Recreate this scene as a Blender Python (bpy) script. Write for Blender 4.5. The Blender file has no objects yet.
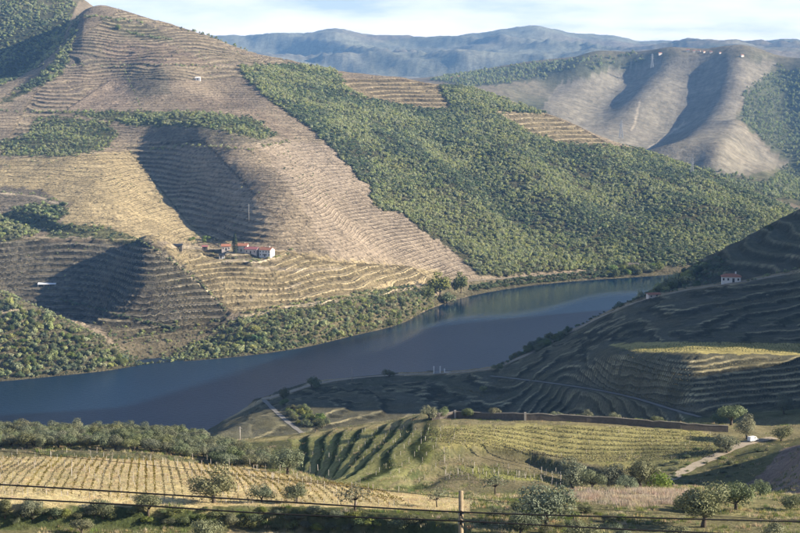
import bpy, math, random
import numpy as np
from mathutils import Vector

# ------------------------------------------------------------------ camera, sky, sun, exposure
scene = bpy.context.scene
COL = scene.collection
random.seed(7)
RNG = np.random.default_rng(11)

CAM_Z = 220.0
FPX, CX, CY, HORIZON = 1600.0, 400.0, 266.5, 60.0
PITCH = math.atan((CY - HORIZON) / FPX)
cam_data = bpy.data.cameras.new('camera')
cam = bpy.data.objects.new('camera', cam_data)
COL.objects.link(cam)
cam.location = (0, 0, CAM_Z)
cam.rotation_euler = (math.pi / 2 - PITCH, 0, 0)
cam_data.sensor_width = 36.0
cam_data.lens = 36.0 * FPX / 800.0
cam_data.clip_start = 0.5
cam_data.clip_end = 60000.0
scene.camera = cam

SUN_ELEV = math.radians(22.0)
SUN_BACK = math.radians(-5.0)      # how far the sun stands beyond the line square to the view, on the right
sun_dir = Vector((math.cos(SUN_ELEV) * math.cos(SUN_BACK), math.cos(SUN_ELEV) * math.sin(SUN_BACK), math.sin(SUN_ELEV)))
sun_data = bpy.data.lights.new('sun', 'SUN')
sun_data.energy = 5.0
sun_data.angle = math.radians(0.6)
sun_data.color = (1.0, 0.89, 0.73)
sun = bpy.data.objects.new('sun', sun_data)
COL.objects.link(sun)
sun.location = (600, 200, 900)
sun.rotation_euler = sun_dir.to_track_quat('Z', 'Y').to_euler()

world = bpy.data.worlds.new('World')
scene.world = world
world.use_nodes = True
wn, wl = world.node_tree.nodes, world.node_tree.links
wn.clear()
w_out = wn.new('ShaderNodeOutputWorld')
w_bg = wn.new('ShaderNodeBackground')
w_sky = wn.new('ShaderNodeTexSky')
w_sky.sky_type = 'NISHITA'
w_sky.sun_disc = False
w_sky.sun_elevation = SUN_ELEV
w_sky.sun_rotation = math.pi / 2 - SUN_BACK      # measured clockwise from +Y
w_sky.altitude = 300
w_sky.air_density = 1.0
w_sky.dust_density = 0.1
w_sky.ozone_density = 6.0
w_bg.inputs['Strength'].default_value = 0.055
# thin broken cloud over the whole sky
tc = wn.new('ShaderNodeTexCoord')
sep = wn.new('ShaderNodeSeparateXYZ'); wl.new(tc.outputs['Generated'], sep.inputs[0])
zz = wn.new('ShaderNodeMath'); zz.operation = 'MAXIMUM'; wl.new(sep.outputs['Z'], zz.inputs[0]); zz.inputs[1].default_value = 0.0
za = wn.new('ShaderNodeMath'); za.operation = 'ADD'; wl.new(zz.outputs[0], za.inputs[0]); za.inputs[1].default_value = 0.16
dx = wn.new('ShaderNodeMath'); dx.operation = 'DIVIDE'; wl.new(sep.outputs['X'], dx.inputs[0]); wl.new(za.outputs[0], dx.inputs[1])
dy = wn.new('ShaderNodeMath'); dy.operation = 'DIVIDE'; wl.new(sep.outputs['Y'], dy.inputs[0]); wl.new(za.outputs[0], dy.inputs[1])
cmb = wn.new('ShaderNodeCombineXYZ'); wl.new(dx.outputs[0], cmb.inputs[0]); wl.new(dy.outputs[0], cmb.inputs[1])
cn = wn.new('ShaderNodeTexNoise'); wl.new(cmb.outputs[0], cn.inputs['Vector'])
cn.inputs['Scale'].default_value = 1.7; cn.inputs['Detail'].default_value = 7; cn.inputs['Roughness'].default_value = 0.55
cr = wn.new('ShaderNodeValToRGB'); wl.new(cn.outputs['Fac'], cr.inputs['Fac'])
cr.color_ramp.elements[0].position = 0.36; cr.color_ramp.elements[0].color = (0, 0, 0, 1)
cr.color_ramp.elements[1].position = 0.72; cr.color_ramp.elements[1].color = (1, 1, 1, 1)
mx = wn.new('ShaderNodeMix'); mx.data_type = 'RGBA'
# a thin veil: its opacity grows with the length of the slanting path through it
def wmath(op, a, b=None):
    k = wn.new('ShaderNodeMath'); k.operation = op
    for s, v in zip(k.inputs, (a, b)):
        if v is None: continue
        if isinstance(v, (int, float)): s.default_value = v
        else: wl.new(v, s)
    return k.outputs[0]
tau = wmath('MULTIPLY', wmath('ADD', wmath('MULTIPLY', cr.outputs['Color'], 1.5), 0.25), 0.052)
tau = wmath('DIVIDE', tau, wmath('ADD', zz.outputs[0], 0.015))
veil = wmath('SUBTRACT', 1.0, wmath('EXPONENT', wmath('MULTIPLY', tau, -1.0)))
wl.new(veil, mx.inputs['Factor'])
wl.new(w_sky.outputs['Color'], mx.inputs['A'])
mx.inputs['B'].default_value = (13.0, 11.9, 11.8, 1)
wl.new(mx.outputs['Result'], w_bg.inputs['Color'])
wl.new(w_bg.outputs[0], w_out.inputs['Surface'])

scene.view_settings.view_transform = 'Standard'
scene.view_settings.look = 'None'
scene.view_settings.exposure = 1.4
scene.view_settings.gamma = 1.0
scene.view_settings.use_curve_mapping = False
cy = scene.cycles
cy.max_bounces = 4; cy.diffuse_bounces = 1; cy.glossy_bounces = 2; cy.transmission_bounces = 2
cy.transparent_max_bounces = 8; cy.volume_bounces = 0
cy.use_denoising = True
cy.caustics_reflective = False; cy.caustics_refractive = False
cy.sample_clamp_indirect = 4.0

# ------------------------------------------------------------------ numeric helpers
def pix_u(px, py):
    b = (CY - py) / FPX
    return ((px - CX) / FPX) / (math.cos(PITCH) + math.sin(PITCH) * b)
def pix_slope(py):
    """dz per metre of Y along the ray through image row py"""
    b = (CY - py) / FPX
    return (-math.sin(PITCH) + math.cos(PITCH) * b) / (math.cos(PITCH) + math.sin(PITCH) * b)
def pix_z(py, Y):
    return CAM_Z + Y * pix_slope(py)
def project(x, y, z):
    """world -> photo pixel (800 wide), vectorised"""
    dz = z - CAM_Z
    f = y * math.cos(PITCH) - dz * math.sin(PITCH)
    v = y * math.sin(PITCH) + dz * math.cos(PITCH)
    f = np.maximum(f, 1e-3)
    return CX + FPX * x / f, CY - FPX * v / f

def pchip(x, y, xq):
    x = np.asarray(x, float); y = np.asarray(y, float); xq = np.asarray(xq, float)
    h = np.diff(x); d = np.diff(y) / h
    m = np.zeros_like(y)
    if len(x) == 2:
        m[:] = d[0]
    else:
        w1 = 2 * h[1:] + h[:-1]; w2 = h[1:] + 2 * h[:-1]
        s = d[:-1] * d[1:] > 0
        with np.errstate(divide='ignore', invalid='ignore'):
            mm = (w1 + w2) / (w1 / d[:-1] + w2 / d[1:])
        m[1:-1] = np.where(s, mm, 0)
        m[0], m[-1] = d[0], d[-1]
    i = np.clip(np.searchsorted(x, xq) - 1, 0, len(x) - 2)
    t = np.clip((xq - x[i]) / h[i], 0, 1)
    t2, t3 = t * t, t * t * t
    return ((2*t3 - 3*t2 + 1) * y[i] + (t3 - 2*t2 + t) * h[i] * m[i] + (-2*t3 + 3*t2) * y[i+1] + (t3 - t2) * h[i] * m[i+1])

def _hash(ix, iy, seed):
    n = (ix.astype(np.int64) * 374761393 + iy.astype(np.int64) * 668265263 + seed * 974711) & 0x7fffffff
    n = ((n ^ (n >> 13)) * 1274126177) & 0x7fffffff
    n = n ^ (n >> 16)
    return (n & 0xffffff) / float(0xffffff)
def vnoise(x, y, seed=0):
    ix = np.floor(x); iy = np.floor(y); fx = x - ix; fy = y - iy
    fx = fx*fx*fx*(fx*(fx*6-15)+10); fy = fy*fy*fy*(fy*(fy*6-15)+10)
    ix = ix.astype(np.int64); iy = iy.astype(np.int64)
    a = _hash(ix, iy, seed); b = _hash(ix+1, iy, seed); c = _hash(ix, iy+1, seed); d = _hash(ix+1, iy+1, seed)
    return (a + (b-a)*fx) * (1-fy) + (c + (d-c)*fx) * fy
def fbm(x, y, scale, octaves=4, seed=0, gain=0.5):
    """-1..1"""
    s = np.zeros(np.broadcast(x, y).shape); amp = 1.0; tot = 0.0; f = 1.0 / scale
    for o in range(octaves):
        s += amp * (vnoise(x*f, y*f, seed + o*17) * 2 - 1); tot += amp; amp *= gain; f *= 2.03
    return s / tot
def sstep(a, b, x):
    t = np.clip((x - a) / (b - a), 0, 1); return t*t*(3-2*t)
def in_poly(px, py, poly):
    """point in polygon, vectorised"""
    inside = np.zeros(px.shape, bool)
    n = len(poly)
    for i in range(n):
        x1, y1 = poly[i]; x2, y2 = poly[(i+1) % n]
        if y1 == y2: continue
        c = ((y1 > py) != (y2 > py)) & (px < (x2-x1) * (py-y1) / (y2-y1) + x1)
        inside ^= c
    return inside
def poly_dist(px, py, pts):
    """distance to an open polyline, vectorised"""
    best = np.full(px.shape, 1e9)
    for (x1, y1), (x2, y2) in zip(pts[:-1], pts[1:]):
        vx, vy = x2-x1, y2-y1
        t = np.clip(((px-x1)*vx + (py-y1)*vy) / (vx*vx+vy*vy+1e-9), 0, 1)
        best = np.minimum(best, np.hypot(px-x1-t*vx, py-y1-t*vy))
    return best

# ------------------------------------------------------------------ the lie of the land
# Each feature line runs across the valley; an entry is (px, py, Y): seen at that image point at distance Y,
# or (px, None, Y, z): not seen, with its height.
def P(*rows): return rows
NEAR = [
 P((-600,None,-200,226),(400,None,-200,224),(1500,None,-200,240)),
 P((-600,None,-5,218.6),(400,None,-5,218.4),(1500,None,-5,219)),
 P((-600,None,5,216.2),(400,None,5,215.8),(1500,None,5,217)),
 P((-600,None,16,211.5),(400,None,16,210.5),(1500,None,16,213)),
 P((-600,None,60,196),(400,None,60,194),(1500,None,60,200)),
 P((-600,None,120,176),(400,None,120,174.5),(1500,None,120,182)),
 P((-600,545,205),(0,545,208),(400,543,212),(800,543,215),(1000,None,215,163),(1500,None,215,172)),
 P((-600,507,235),(0,507,232),(300,507,238),(450,514,236),(600,503,245),(800,508,240),(1000,None,250,154),(1500,None,250,160)),
 P((-600,455,335),(0,455,335),(150,457,331),(290,476,312),(400,492,308),(500,497,308),(600,489,318),(700,490,312),(800,494,300),(1000,None,305,146),(1500,None,300,150)),
 P((-600,434,385),(0,434,385),(150,437,382),(220,446,375),(290,468,360),(350,489,383),(450,487,396),(600,480,402),(700,479,396),(760,477,386),(800,455,362),(850,None,362,140),(1000,None,360,150),(1500,None,360,160)),
 P((-600,None,480,94),(0,None,480,95),(150,None,468,95),(230,None,450,101),(300,None,428,104),(350,466,428),(390,455,428),(430,449,427),(560,458,432),(700,455,428),(800,443,428),(1000,None,430,130),(1500,None,430,140)),
 P((-600,None,560,74),(0,None,560,75),(150,None,530,84),(230,443,500),(300,437,494),(350,429.5,486),(385,425,478),(430,421,460),(560,424,453),(700,431,450),(760,431,454),(800,428,460),(1000,None,470,124),(1500,None,480,140)),
 P((-600,None,640,56),(0,None,640,58),(150,None,590,64),(230,None,590,60),(300,None,610,56),(420,None,630,54),(560,None,630,60),(640,None,600,76),(700,None,565,85),(800,None,560,92),(900,None,560,110),(1000,None,560,140),(1500,None,560,230)),
 P((-600,None,700,44),(0,None,700,46),(150,None,640,58),(200,442,622),(230,430,655),(300,413,692),(420,412,702),(560,411,695),(640,408,640),(700,410,605),(800,402,605),(900,None,605,122),(1000,None,605,140),(1500,None,605,220)),
 P((-600,None,760,34),(0,None,760,36),(150,None,670,53),(200,438,645),(230,423,690),(300,394,750),(420,387,760),(560,377,735),(620,352,690),(700,354,652),(800,357,655),(900,None,655,114),(1000,None,655,126),(1500,None,655,185)),  # off-frame right end lowered as a saddle, letting sun onto the bench
 P((-600,None,800,28),(0,None,800,30),(150,None,690,48),(200,437.5,660),(230,419,705),(300,386,776),(420,379,782),(560,354,778),(620,344,735),(700,343,692),(800,345,692),(900,None,692,126),(1000,None,686,175),(1500,None,682,380)),  # off-frame right end raised to cast shade on the near slope
 P((-600,None,835,20),(0,None,835,21),(150,None,720,42),(190,437,690),(230,416,725),(270,396,765),(312,382.5,798),(400,373,808),(500,366,818),(560,336,838),(640,298,842),(731,281,842),(800,270,850),(900,None,850,150),(1000,None,850,212),(1500,None,850,420)),
 P((-600,None,870,8),(0,None,870,8),(150,None,780,24),(200,None,790,30),(300,None,870,30),(400,None,880,34),(500,None,890,40),(560,None,905,56),(640,None,925,70),(700,None,935,80),(800,None,950,95),(900,None,950,145),(1000,None,950,205),(1500,None,950,330)),
 P((-600,None,895,3),(0,None,895,3),(150,None,840,10),(200,None,850,12),(300,None,920,13),(400,None,950,16),(500,None,980,26),(560,None,980,42),(600,321,985),(640,299,1020),(700,263,1080),(760,231,1120),(800,210,1150),(900,None,1160,160),(1000,None,1160,205),(1500,None,1160,330)),
]
NEAR_WATER = ((-600,920),(0,920),(200,905),(300,1000),(400,1050),(500,1085),(600,1190),(700,1350),(800,1460),(900,1560),(1000,1650),(1500,1800))
FAR_WATER = ((-600,1020),(-100,1070),(0,1086),(60,1106),(100,1121),(145,1146),(230,1175),(300,1214),(350,1266),(400,1328),(430,1410),(470,1488),(520,1548),(580,1593),(640,1622),(720,1680),(790,1800),(860,2050),(950,2400),(1500,2700))
FAR = [
 P((-600,None,1090,60),(-100,None,1130,64),(0,292,1142),(50,313,1148),(100,340,1150),(145,362,1165),(200,351,1195),(258,331,1222),(330,312,1275),(400,303,1362),(470,286,1520),(560,275,1605),(640,271,1648),(720,None,1710,8),(790,None,1830,8),(860,None,2080,6),(950,None,2430,10),(1500,None,2750,20)),
 P((-600,None,1150,58),(-100,None,1180,34),(0,None,1185,36),(50,None,1185,29),(100,None,1182,16),(145,338,1196),(200,321,1232),(258,302,1262),(330,292,1310),(400,287,1405),(470,272,1550),(560,262,1645),(640,262,1685),(720,None,1760,17),(790,None,1870,14),(860,None,2110,8),(950,None,2480,14),(1500,None,2800,40)),
 P((-600,None,1240,80),(-100,None,1240,44),(0,293,1238),(50,308,1226),(100,320,1222),(145,316,1235),(200,297,1268),(258,270,1300),(330,268,1362),(400,265,1465),(470,250,1620),(560,245,1700),(640,240,1755),(720,235,1815),(790,None,1900,22),(860,None,2140,10),(950,None,2530,20),(1500,None,2900,70)),
 P((-600,None,1340,110),(-100,None,1340,68),(0,240,1325),(50,243,1318),(100,241,1322),(140,241,1330),(200,250,1338),(258,249.5,1345),(330,240,1445),(400,232,1560),(470,215,1715),(560,205,1805),(640,205,1855),(720,208,1890),(790,None,1925,30),(860,None,2160,12),(950,None,2580,30),(1500,None,3000,100)),
 P((-600,None,1420,135),(-100,None,1420,98),(0,212,1405),(50,218,1398),(100,224,1390),(150,232,1392),(200,233,1402),(258,225,1430),(330,205,1550),(400,195,1680),(470,180,1805),(560,175,1900),(640,182,1935),(720,192,1965),(790,214,1945),(860,None,2190,10),(950,None,2630,30),(1500,None,3100,120)),
 P((-600,None,1650,200),(-100,None,1650,135),(0,158,1640),(50,158,1640),(100,158,1640),(150,157,1640),(200,153,1660),(258,140,1720),(330,140,1770),(400,145,1860),(470,145,1930),(560,150,1980),(640,165,2010),(720,183,2010),(790,211,1965),(860,None,2250,8),(950,None,2700,30),(1500,None,3200,120)),
 P((-600,None,1850,250),(-100,None,1850,170),(0,113,1850),(50,112,1850),(100,112,1850),(150,110,1850),(200,105,1860),(258,96,1900),(330,108,1940),(400,118,1995),(470,118,2050),(560,133,2070),(640,155,2070),(720,179.5,2045),(790,210,1985),(860,None,2300,8),(950,None,2800,30),(1500,None,3300,120)),
 P((-600,None,2050,270),(-100,None,2050,195),(0,84,2060),(40,66,2110),(62,42,2200),(76,14,2300),(90,4,2330),(130,14,2330),(200,34,2300),(258,54,2280),(300,64,2270),(330,69.5,2260),(400,78,2250),(440,84,2230),(470,89,2215),(500,98,2200),(560,120,2155),(620,144,2115),(700,170,2070),(760,195,2035),(790,209.5,2005),(860,None,2360,6),(950,None,2900,30),(1500,None,3400,130)),
 P((-600,None,2250,320),(-100,None,2250,220),(0,None,2200,178),(40,None,2240,196),(65,None,2330,245),(80,None,2440,292),(130,None,2450,276),(200,None,2420,240),(258,None,2400,210),(330,None,2400,180),(400,None,2400,165),(470,None,2370,150),(560,None,2310,112),(640,None,2260,72),(700,None,2200,40),(760,None,2150,20),(790,None,2120,14),(860,None,2420,8),(950,None,3000,30),(1500,None,3500,130)),
 P((-600,None,2560,380),(-100,None,2560,345),(0,-10,2560),(40,-10,2570),(65,-8,2580),(82,-3,2590),(96,5,2600),(130,None,2650,250),(200,None,2650,180),(258,None,2650,150),(330,None,2650,120),(400,None,2650,105),(470,None,2620,90),(560,None,2560,66),(640,None,2500,36),(700,None,2400,22),(760,None,2300,17),(790,None,2240,15),(860,None,2440,10),(950,None,3060,30),(1500,None,3600,130)),
]
BACK = [
 P((-600,None,3200,200),(0,None,3200,130),(240,None,3200,100),(430,None,3100,75),(500,None,3050,66),(560,None,2950,50),(640,None,2850,30),(720,183,2600),(800,206,2350),(900,None,3200,30),(1500,None,3700,100)),
 P((-600,None,3600,180),(0,None,3600,130),(240,None,3600,110),(430,None,3500,110),(500,100,3400),(560,118,3300),(640,150,3150),(720,160,3000),(760,165,2950),(800,185,2900),(900,190,3300),(1500,None,3800,100)),
 P((-600,None,4000,180),(0,None,4000,140),(240,None,4000,120),(430,84,3850),(500,86,3820),(560,92,3800),(640,112,3700),(700,125,3550),(760,120,3550),(800,140,3500),(900,140,3600),(1500,None,4100,140)),
 P((-600,None,4500,200),(0,None,4500,160),(240,None,4500,150),(360,81,4500),(430,77,4500),(470,72,4500),(530,63.5,4500),(600,57,4500),(640,54,4450),(700,52,4400),(760,57,4400),(800,66,4300),(900,70,4300),(1500,None,4500,200)),
 P((-600,None,5600,130),(0,None,5600,100),(360,None,5600,100),(530,None,5500,110),(700,None,5300,150),(760,None,5300,160),(800,None,5300,160),(1500,None,5500,160)),
 P((-600,None,7000,190),(0,None,7000,150),(240,76,7000),(430,74,7000),(600,65,7000),(700,56,7000),(800,58,7000),(900,60,7000),(1500,None,7000,200)),
 P((-600,None,8600,250),(0,50,8600),(240,60,8600),(330,57,8600),(430,56,8600),(530,50,8600),(600,49,8600),(700,49,8600),(800,50,8600),(1500,None,8600,260)),
 P((-600,28,10000),(0,34,10000),(240,38,10000),(265,34,10000),(300,35,10000),(335,30,10000),(372,37,10000),(420,38,10000),(470,35,10000),(505,30,10000),(540,28,10000),(580,35,10000),(612,36,10000),(640,42,10000),(690,42.5,10000),(730,44,10000),(800,44,10000),(900,40,10000),(1500,38,10000)),
 P((-600,None,12500,200),(400,None,12500,200),(1500,None,12500,200)),
]
U0, U1, DU = -0.42, 0.62, 0.00115
US = np.concatenate([np.arange(U0, -0.28, 0.006), np.arange(-0.28, 0.28, DU), np.arange(0.28, U1, 0.006)])
NU = len(US)
def line_curves(rows):
    us, Ys, zs = [], [], []
    for r in rows:
        if r[1] is None: us.append(pix_u(r[0], 300)); Ys.append(r[2]); zs.append(r[3])
        else: us.append(pix_u(r[0], r[1])); Ys.append(r[2]); zs.append(pix_z(r[1], r[2]))
    o = np.argsort(us); us = np.array(us)[o]
    return pchip(us, np.array(Ys)[o], US), pchip(us, np.array(zs)[o], US)
def water_curve(rows):
    return pchip([pix_u(p, 320) for p, _ in rows], [y for _, y in rows], US)
lines = [line_curves(r) for r in NEAR]
nw, fw = water_curve(NEAR_WATER), water_curve(FAR_WATER)
lines += [(nw, np.zeros(NU)), (nw + 25, np.full(NU, -6.0)), (fw - 25, np.full(NU, -6.0)), (fw, np.zeros(NU))]
lines += [line_curves(r) for r in FAR] + [line_curves(r) for r in BACK]
def blur_u(a, sig=8):
    k = np.exp(-0.5 * (np.arange(-3*sig, 3*sig+1) / sig) ** 2); k /= k.sum()
    return np.convolve(np.pad(a, 3*sig, mode='edge'), k, 'valid')
_left = 1 - sstep(pix_u(110, 60), pix_u(165, 60), US)
for q in range(len(NEAR) + 4 + 6, len(NEAR) + 4 + 10):
    lines[q] = tuple(blur_u(a) * _left + a * (1 - _left) for a in lines[q])
LY = np.array([l[0] for l in lines]); LZ = np.array([l[1] for l in lines])
for i in range(1, len(LY)):
    LY[i] = np.maximum(LY[i], LY[i-1] + 4.0)

# rows of the grid: fine where terraces must show
rows = [-200, -120, -60, -25, -8, 3]
y = 3.0
while y < 12500:
    if y < 150: y += max(1.0, y * 0.03)
    elif y < 590: y += y * 0.0042
    elif y < 860: y += 1.35
    elif y < 870: y += 3
    elif y < 1060: y += 6
    elif y < 2420: y += 1.8
    else: y += y * 0.008
    rows.append(y)
YS = np.array(rows); NY = len(YS)
H = np.empty((NY, NU))
for j in range(NU):
    H[:, j] = pchip(LY[:, j], LZ[:, j], YS)
XX = YS[:, None] * US[None, :]
XX[YS < 3] = 3 * US[None, :] * (1 + (3 - YS[YS < 3])[:, None] / 3.0)
YY = np.broadcast_to(YS[:, None], XX.shape)
FARSIDE = YY > ((nw + fw) / 2)[None, :]
# gentle smoothing across the columns so that no crest stands as a blade
WATER_GAP = np.minimum(np.abs(YY - nw[None, :]), np.abs(YY - fw[None, :]))
INRIVER = (YY > nw[None, :]) & (YY < fw[None, :])
COS_P, SIN_P = math.cos(PITCH), math.sin(PITCH)
def column(u):
    """height profile over YS at plan direction u"""
    j = int(np.clip(np.searchsorted(US, u) - 1, 0, NU - 2)); t = (u - US[j]) / (US[j+1] - US[j])
    return H[:, j] * (1-t) + H[:, j+1] * t
def at(px, py, y0=150, y1=12000):
    """the point of the land seen at photo pixel (px, py), looking from distance y0 on"""
    u, s = pix_u(px, py), pix_slope(py)
    prof = column(u) - (CAM_Z + s * YS)
    k = np.where((YS >= y0) & (YS <= y1) & (prof >= 0))[0]
    if len(k) == 0:
        k = [np.argmax(np.where((YS >= y0) & (YS <= y1), prof, -1e9))]
    i = int(k[0]); Y = YS[i]
    if i > 0 and prof[i] >= 0 and prof[i-1] < 0 and YS[i-1] >= y0:
        t = prof[i-1] / (prof[i-1] - prof[i]); Y = YS[i-1] + t * (YS[i] - YS[i-1])
    return Vector((u * Y, Y, height(u * Y, Y)))
def height(x, y):
    u = x / y
    j = int(np.clip(np.searchsorted(US, u) - 1, 0, NU - 2)); i = int(np.clip(np.searchsorted(YS, y) - 1, 0, NY - 2))
    t = (u - US[j]) / (US[j+1] - US[j]); v = (y - YS[i]) / (YS[i+1] - YS[i])
    return float((H[i, j]*(1-t) + H[i, j+1]*t) * (1-v) + (H[i+1, j]*(1-t) + H[i+1, j+1]*t) * v)
def band(y0, y1):
    return int(np.searchsorted(YS, y0)), int(np.searchsorted(YS, y1))
def ridge(pts, amp, width, y0, y1, far=True, taper=True):
    """raise (or hollow) the land along a line of photo points"""
    w = [at(a, b, y0, y1) for a, b in pts]
    i, j = band(y0 - 100, y1 + 250)
    ww = [(p.x, p.y) for p in w]; seg = [math.hypot(b[0]-a[0], b[1]-a[1]) for a, b in zip(ww[:-1], ww[1:])]; tot = sum(seg)
    d = np.full(XX[i:j].shape, 1e9); tt = np.zeros(d.shape); run = 0.0
    for (a, b), sl in zip(zip(ww[:-1], ww[1:]), seg):
        t = np.clip(((XX[i:j]-a[0])*(b[0]-a[0]) + (YY[i:j]-a[1])*(b[1]-a[1])) / (sl*sl + 1e-9), 0, 1)
        dd = np.hypot(XX[i:j]-a[0]-t*(b[0]-a[0]), YY[i:j]-a[1]-t*(b[1]-a[1])); k = dd < d
        d = np.where(k, dd, d); tt = np.where(k, (run + t*sl) / tot, tt); run += sl
    amp = amp * sstep(0, 0.45, tt) * (1 - sstep(0.75, 1.0, tt)) if taper else amp
    m = (FARSIDE[i:j] & ~INRIVER[i:j]) if far else (~FARSIDE[i:j])
    H[i:j] += np.where(m, amp * np.exp(-(d / width) ** 2) * sstep(0, 60, WATER_GAP[i:j]), 0)
BANK_SHADE = np.zeros_like(H)
def bank(pts, drop, fade, y0, y1, soft=0.9):
    """a terrace bank: the ground on the near side of the line lies lower"""
    w = [at(a, b, y0, y1) for a, b in pts]
    us = np.array([p.x / p.y for p in w]); Yb = np.array([p.y for p in w]); o = np.argsort(us)
    yb = np.interp(US, us[o], Yb[o])
    ends = np.clip(np.minimum((US - us.min()) / 0.008, (us.max() - US) / 0.008), 0, 1)
    i, j = band(y0 - fade, y1 + 5)
    d = yb[None, :] - YY[i:j]
    H[i:j] -= drop * ends[None, :] * sstep(-soft, soft, d) * (1 - sstep(fade * 0.35, fade, d))
    BANK_SHADE[i:j] = np.maximum(BANK_SHADE[i:j], ends[None, :] * sstep(-soft * 1.3, -soft * 0.8, d) * (1 - sstep(soft * 0.8, soft * 2.2, d)))

# ribs and hollows of the far slope
ridge([(172,100),(200,132),(238,168),(284,212),(330,258),(350,275)], 26, 58, 1300, 2000)
ridge([(128,122),(146,146),(166,172),(194,206),(222,238),(240,258)], -17, 36, 1300, 2000)
ridge([(40,128),(70,165),(100,205),(128,236)], 10, 60, 1300, 2000)
ridge([(95,242),(125,246),(160,258),(195,282),(228,312)], 9, 26, 1200, 1420)
ridge([(122,238),(140,258),(150,280),(156,305),(158,328)], 24, 30, 1200, 1420)
ridge([(-60,264),(20,274),(75,288),(112,310)], -27, 52, 1200, 1420)
ridge([(5,225),(40,215)], -10, 40, 1300, 1550)
ridge([(360,120),(420,160),(470,205),(500,245)], 9, 40, 1450, 2200)
ridge([(400,118),(460,165),(510,215),(545,250)], -9, 40, 1450, 2200)
ridge([(470,125),(530,175),(575,220),(600,250)], 8, 45, 1500, 2200)
ridge([(540,140),(600,185),(650,230)], -8, 45, 1500, 2200)
ridge([(610,160),(670,195),(710,225)], 7, 45, 1600, 2200)
ridge([(110,20),(100,60),(120,100)], -10, 45, 1800, 2400)
ridge([(150,40),(170,75),(190,105)], 10, 45, 1800, 2400)
ridge([(200,55),(225,85),(250,110)], -9, 45, 1800, 2400)
# ribs of the distant hills
ridge([(690,70),(688,95),(668,120),(635,145),(610,150)], -43, 96, 2700, 4500, True, False)
ridge([(742,62),(735,90),(722,120),(700,150),(680,165)], 40, 96, 2600, 4500, True, False)
ridge([(664,62),(650,85),(625,115),(600,135)], 37, 96, 2800, 4500, True, False)
ridge([(628,62),(605,85),(580,108)], -56, 92, 3000, 4500, True, False)
ridge([(600,64),(578,82),(550,102)], 36, 87, 3000, 4500, True, False)
ridge([(565,66),(540,82),(515,95)], -46, 87, 3000, 4500, True, False)
ridge([(780,75),(770,110),(765,150)], -40, 92, 2500, 4500, True, False)
ridge([(810,75),(805,120),(800,165)], 37, 92, 2500, 4500, True, False)
ridge([(740,128),(728,150),(715,172)], 20, 36, 2500, 3600, True, False)
# rough relief
px_all, py_all = project(XX, np.maximum(YY, 1), H)
i, j = band(1060, 2700)
X_, Y_ = XX[i:j], YY[i:j]
m = FARSIDE[i:j] * sstep(5, 90, WATER_GAP[i:j]) * ~INRIVER[i:j]
H[i:j] += m * (4.0 * fbm(X_, Y_, 150, 3, 3) + 2.0 * fbm(X_, Y_, 45, 3, 5) + 0.9 * fbm(X_, Y_, 11, 3, 8, 0.6))
i, j = band(2500, 12600)
X_, Y_ = XX[i:j], YY[i:j]
rid = 1 - 2 * np.abs(fbm(X_ + 0.6 * Y_, Y_ * 0.5, 900, 4, 21))
H[i:j] += sstep(2700, 3600, Y_) * (1 - sstep(4500, 6000, Y_)) * (10 * fbm(X_, Y_, 460, 3, 30) + 1.2 * fbm(X_, Y_, 60, 2, 33))
H[i:j] += sstep(5200, 8000, Y_) * (1 - 0.85 * sstep(8800, 10000, Y_)) * (95 * (rid - 0.5) + 34 * fbm(X_, Y_, 300, 5, 35, 0.6))
H[i:j] += sstep(8800, 9800, Y_) * (32 * fbm(X_, Y_, 420, 6, 36, 0.62))
i, j = band(4, 1400)
X_, Y_ = XX[i:j], YY[i:j]
m = (~FARSIDE[i:j]) * sstep(0, 60, WATER_GAP[i:j]) * ~INRIVER[i:j]
H[i:j] += m * sstep(180, 260, Y_) * (0.9 * fbm(X_, Y_, 38, 3, 41) + 0.18 * fbm(X_, Y_, 4, 2, 44)) * (1 + sstep(560, 800, Y_) * 0.8) + m * sstep(560, 640, Y_) * 0.35 * fbm(X_, Y_, 5, 2, 47)

def terrace(mask_rows, mask, step, k, warp=0.0, riser=0.35, seed=60, slant=0.0, rel=None, amt=0.8):
    """cut the slope into terraces of the given step; returns the riser mask"""
    i, j = mask_rows
    z = H[i:j]
    q = (z + warp * fbm(XX[i:j], YY[i:j], 70, 2, seed) + slant * XX[i:j]) / step
    if rel is not None: q = q - rel[None, :] / step
    fl = np.floor(q); fr = q - fl
    LEVEL[i:j] = np.where(mask > 0.05, q, LEVEL[i:j]); AMT[i:j] = np.maximum(AMT[i:j], mask * amt)
    zt = z + step * (sstep(1 - riser, 1.0, fr) - fr)
    m = mask * k
    H[i:j] = z * (1-m) + zt * m
    return np.clip((fr - (1 - riser)) / riser * 4, 0, 1) * np.clip((1 - fr) / riser * 4, 0, 1) * mask
RISER = np.zeros_like(H)
LEVEL = (H + 3.0 * fbm(XX, YY, 90, 3, 59)) / 2.7          # terrace count up the slope
AMT = np.zeros_like(H)                                    # strength of the drawn wall shadows, lips and vine rows
fr_ = band(1060, 2500)
pxf, pyf = project(XX[fr_[0]:fr_[1]], YY[fr_[0]:fr_[1]], H[fr_[0]:fr_[1]])
farm = FARSIDE[fr_[0]:fr_[1]] & ~INRIVER[fr_[0]:fr_[1]]
Yf = YY[fr_[0]:fr_[1]]
BASIN = [(-60,236),(60,240),(135,240),(160,248),(190,270),(230,312),(215,330),(150,345),(120,338),(60,312),(-60,285)]
basin = farm & in_poly(pxf, pyf, BASIN) & (Yf > 1180) & (Yf < 1400)
RISER[fr_[0]:fr_[1]] = np.maximum(RISER[fr_[0]:fr_[1]], terrace(fr_, basin * 1.0, 4.4, 0.95, 2.0, 0.42, 61, amt=1.0))
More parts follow.
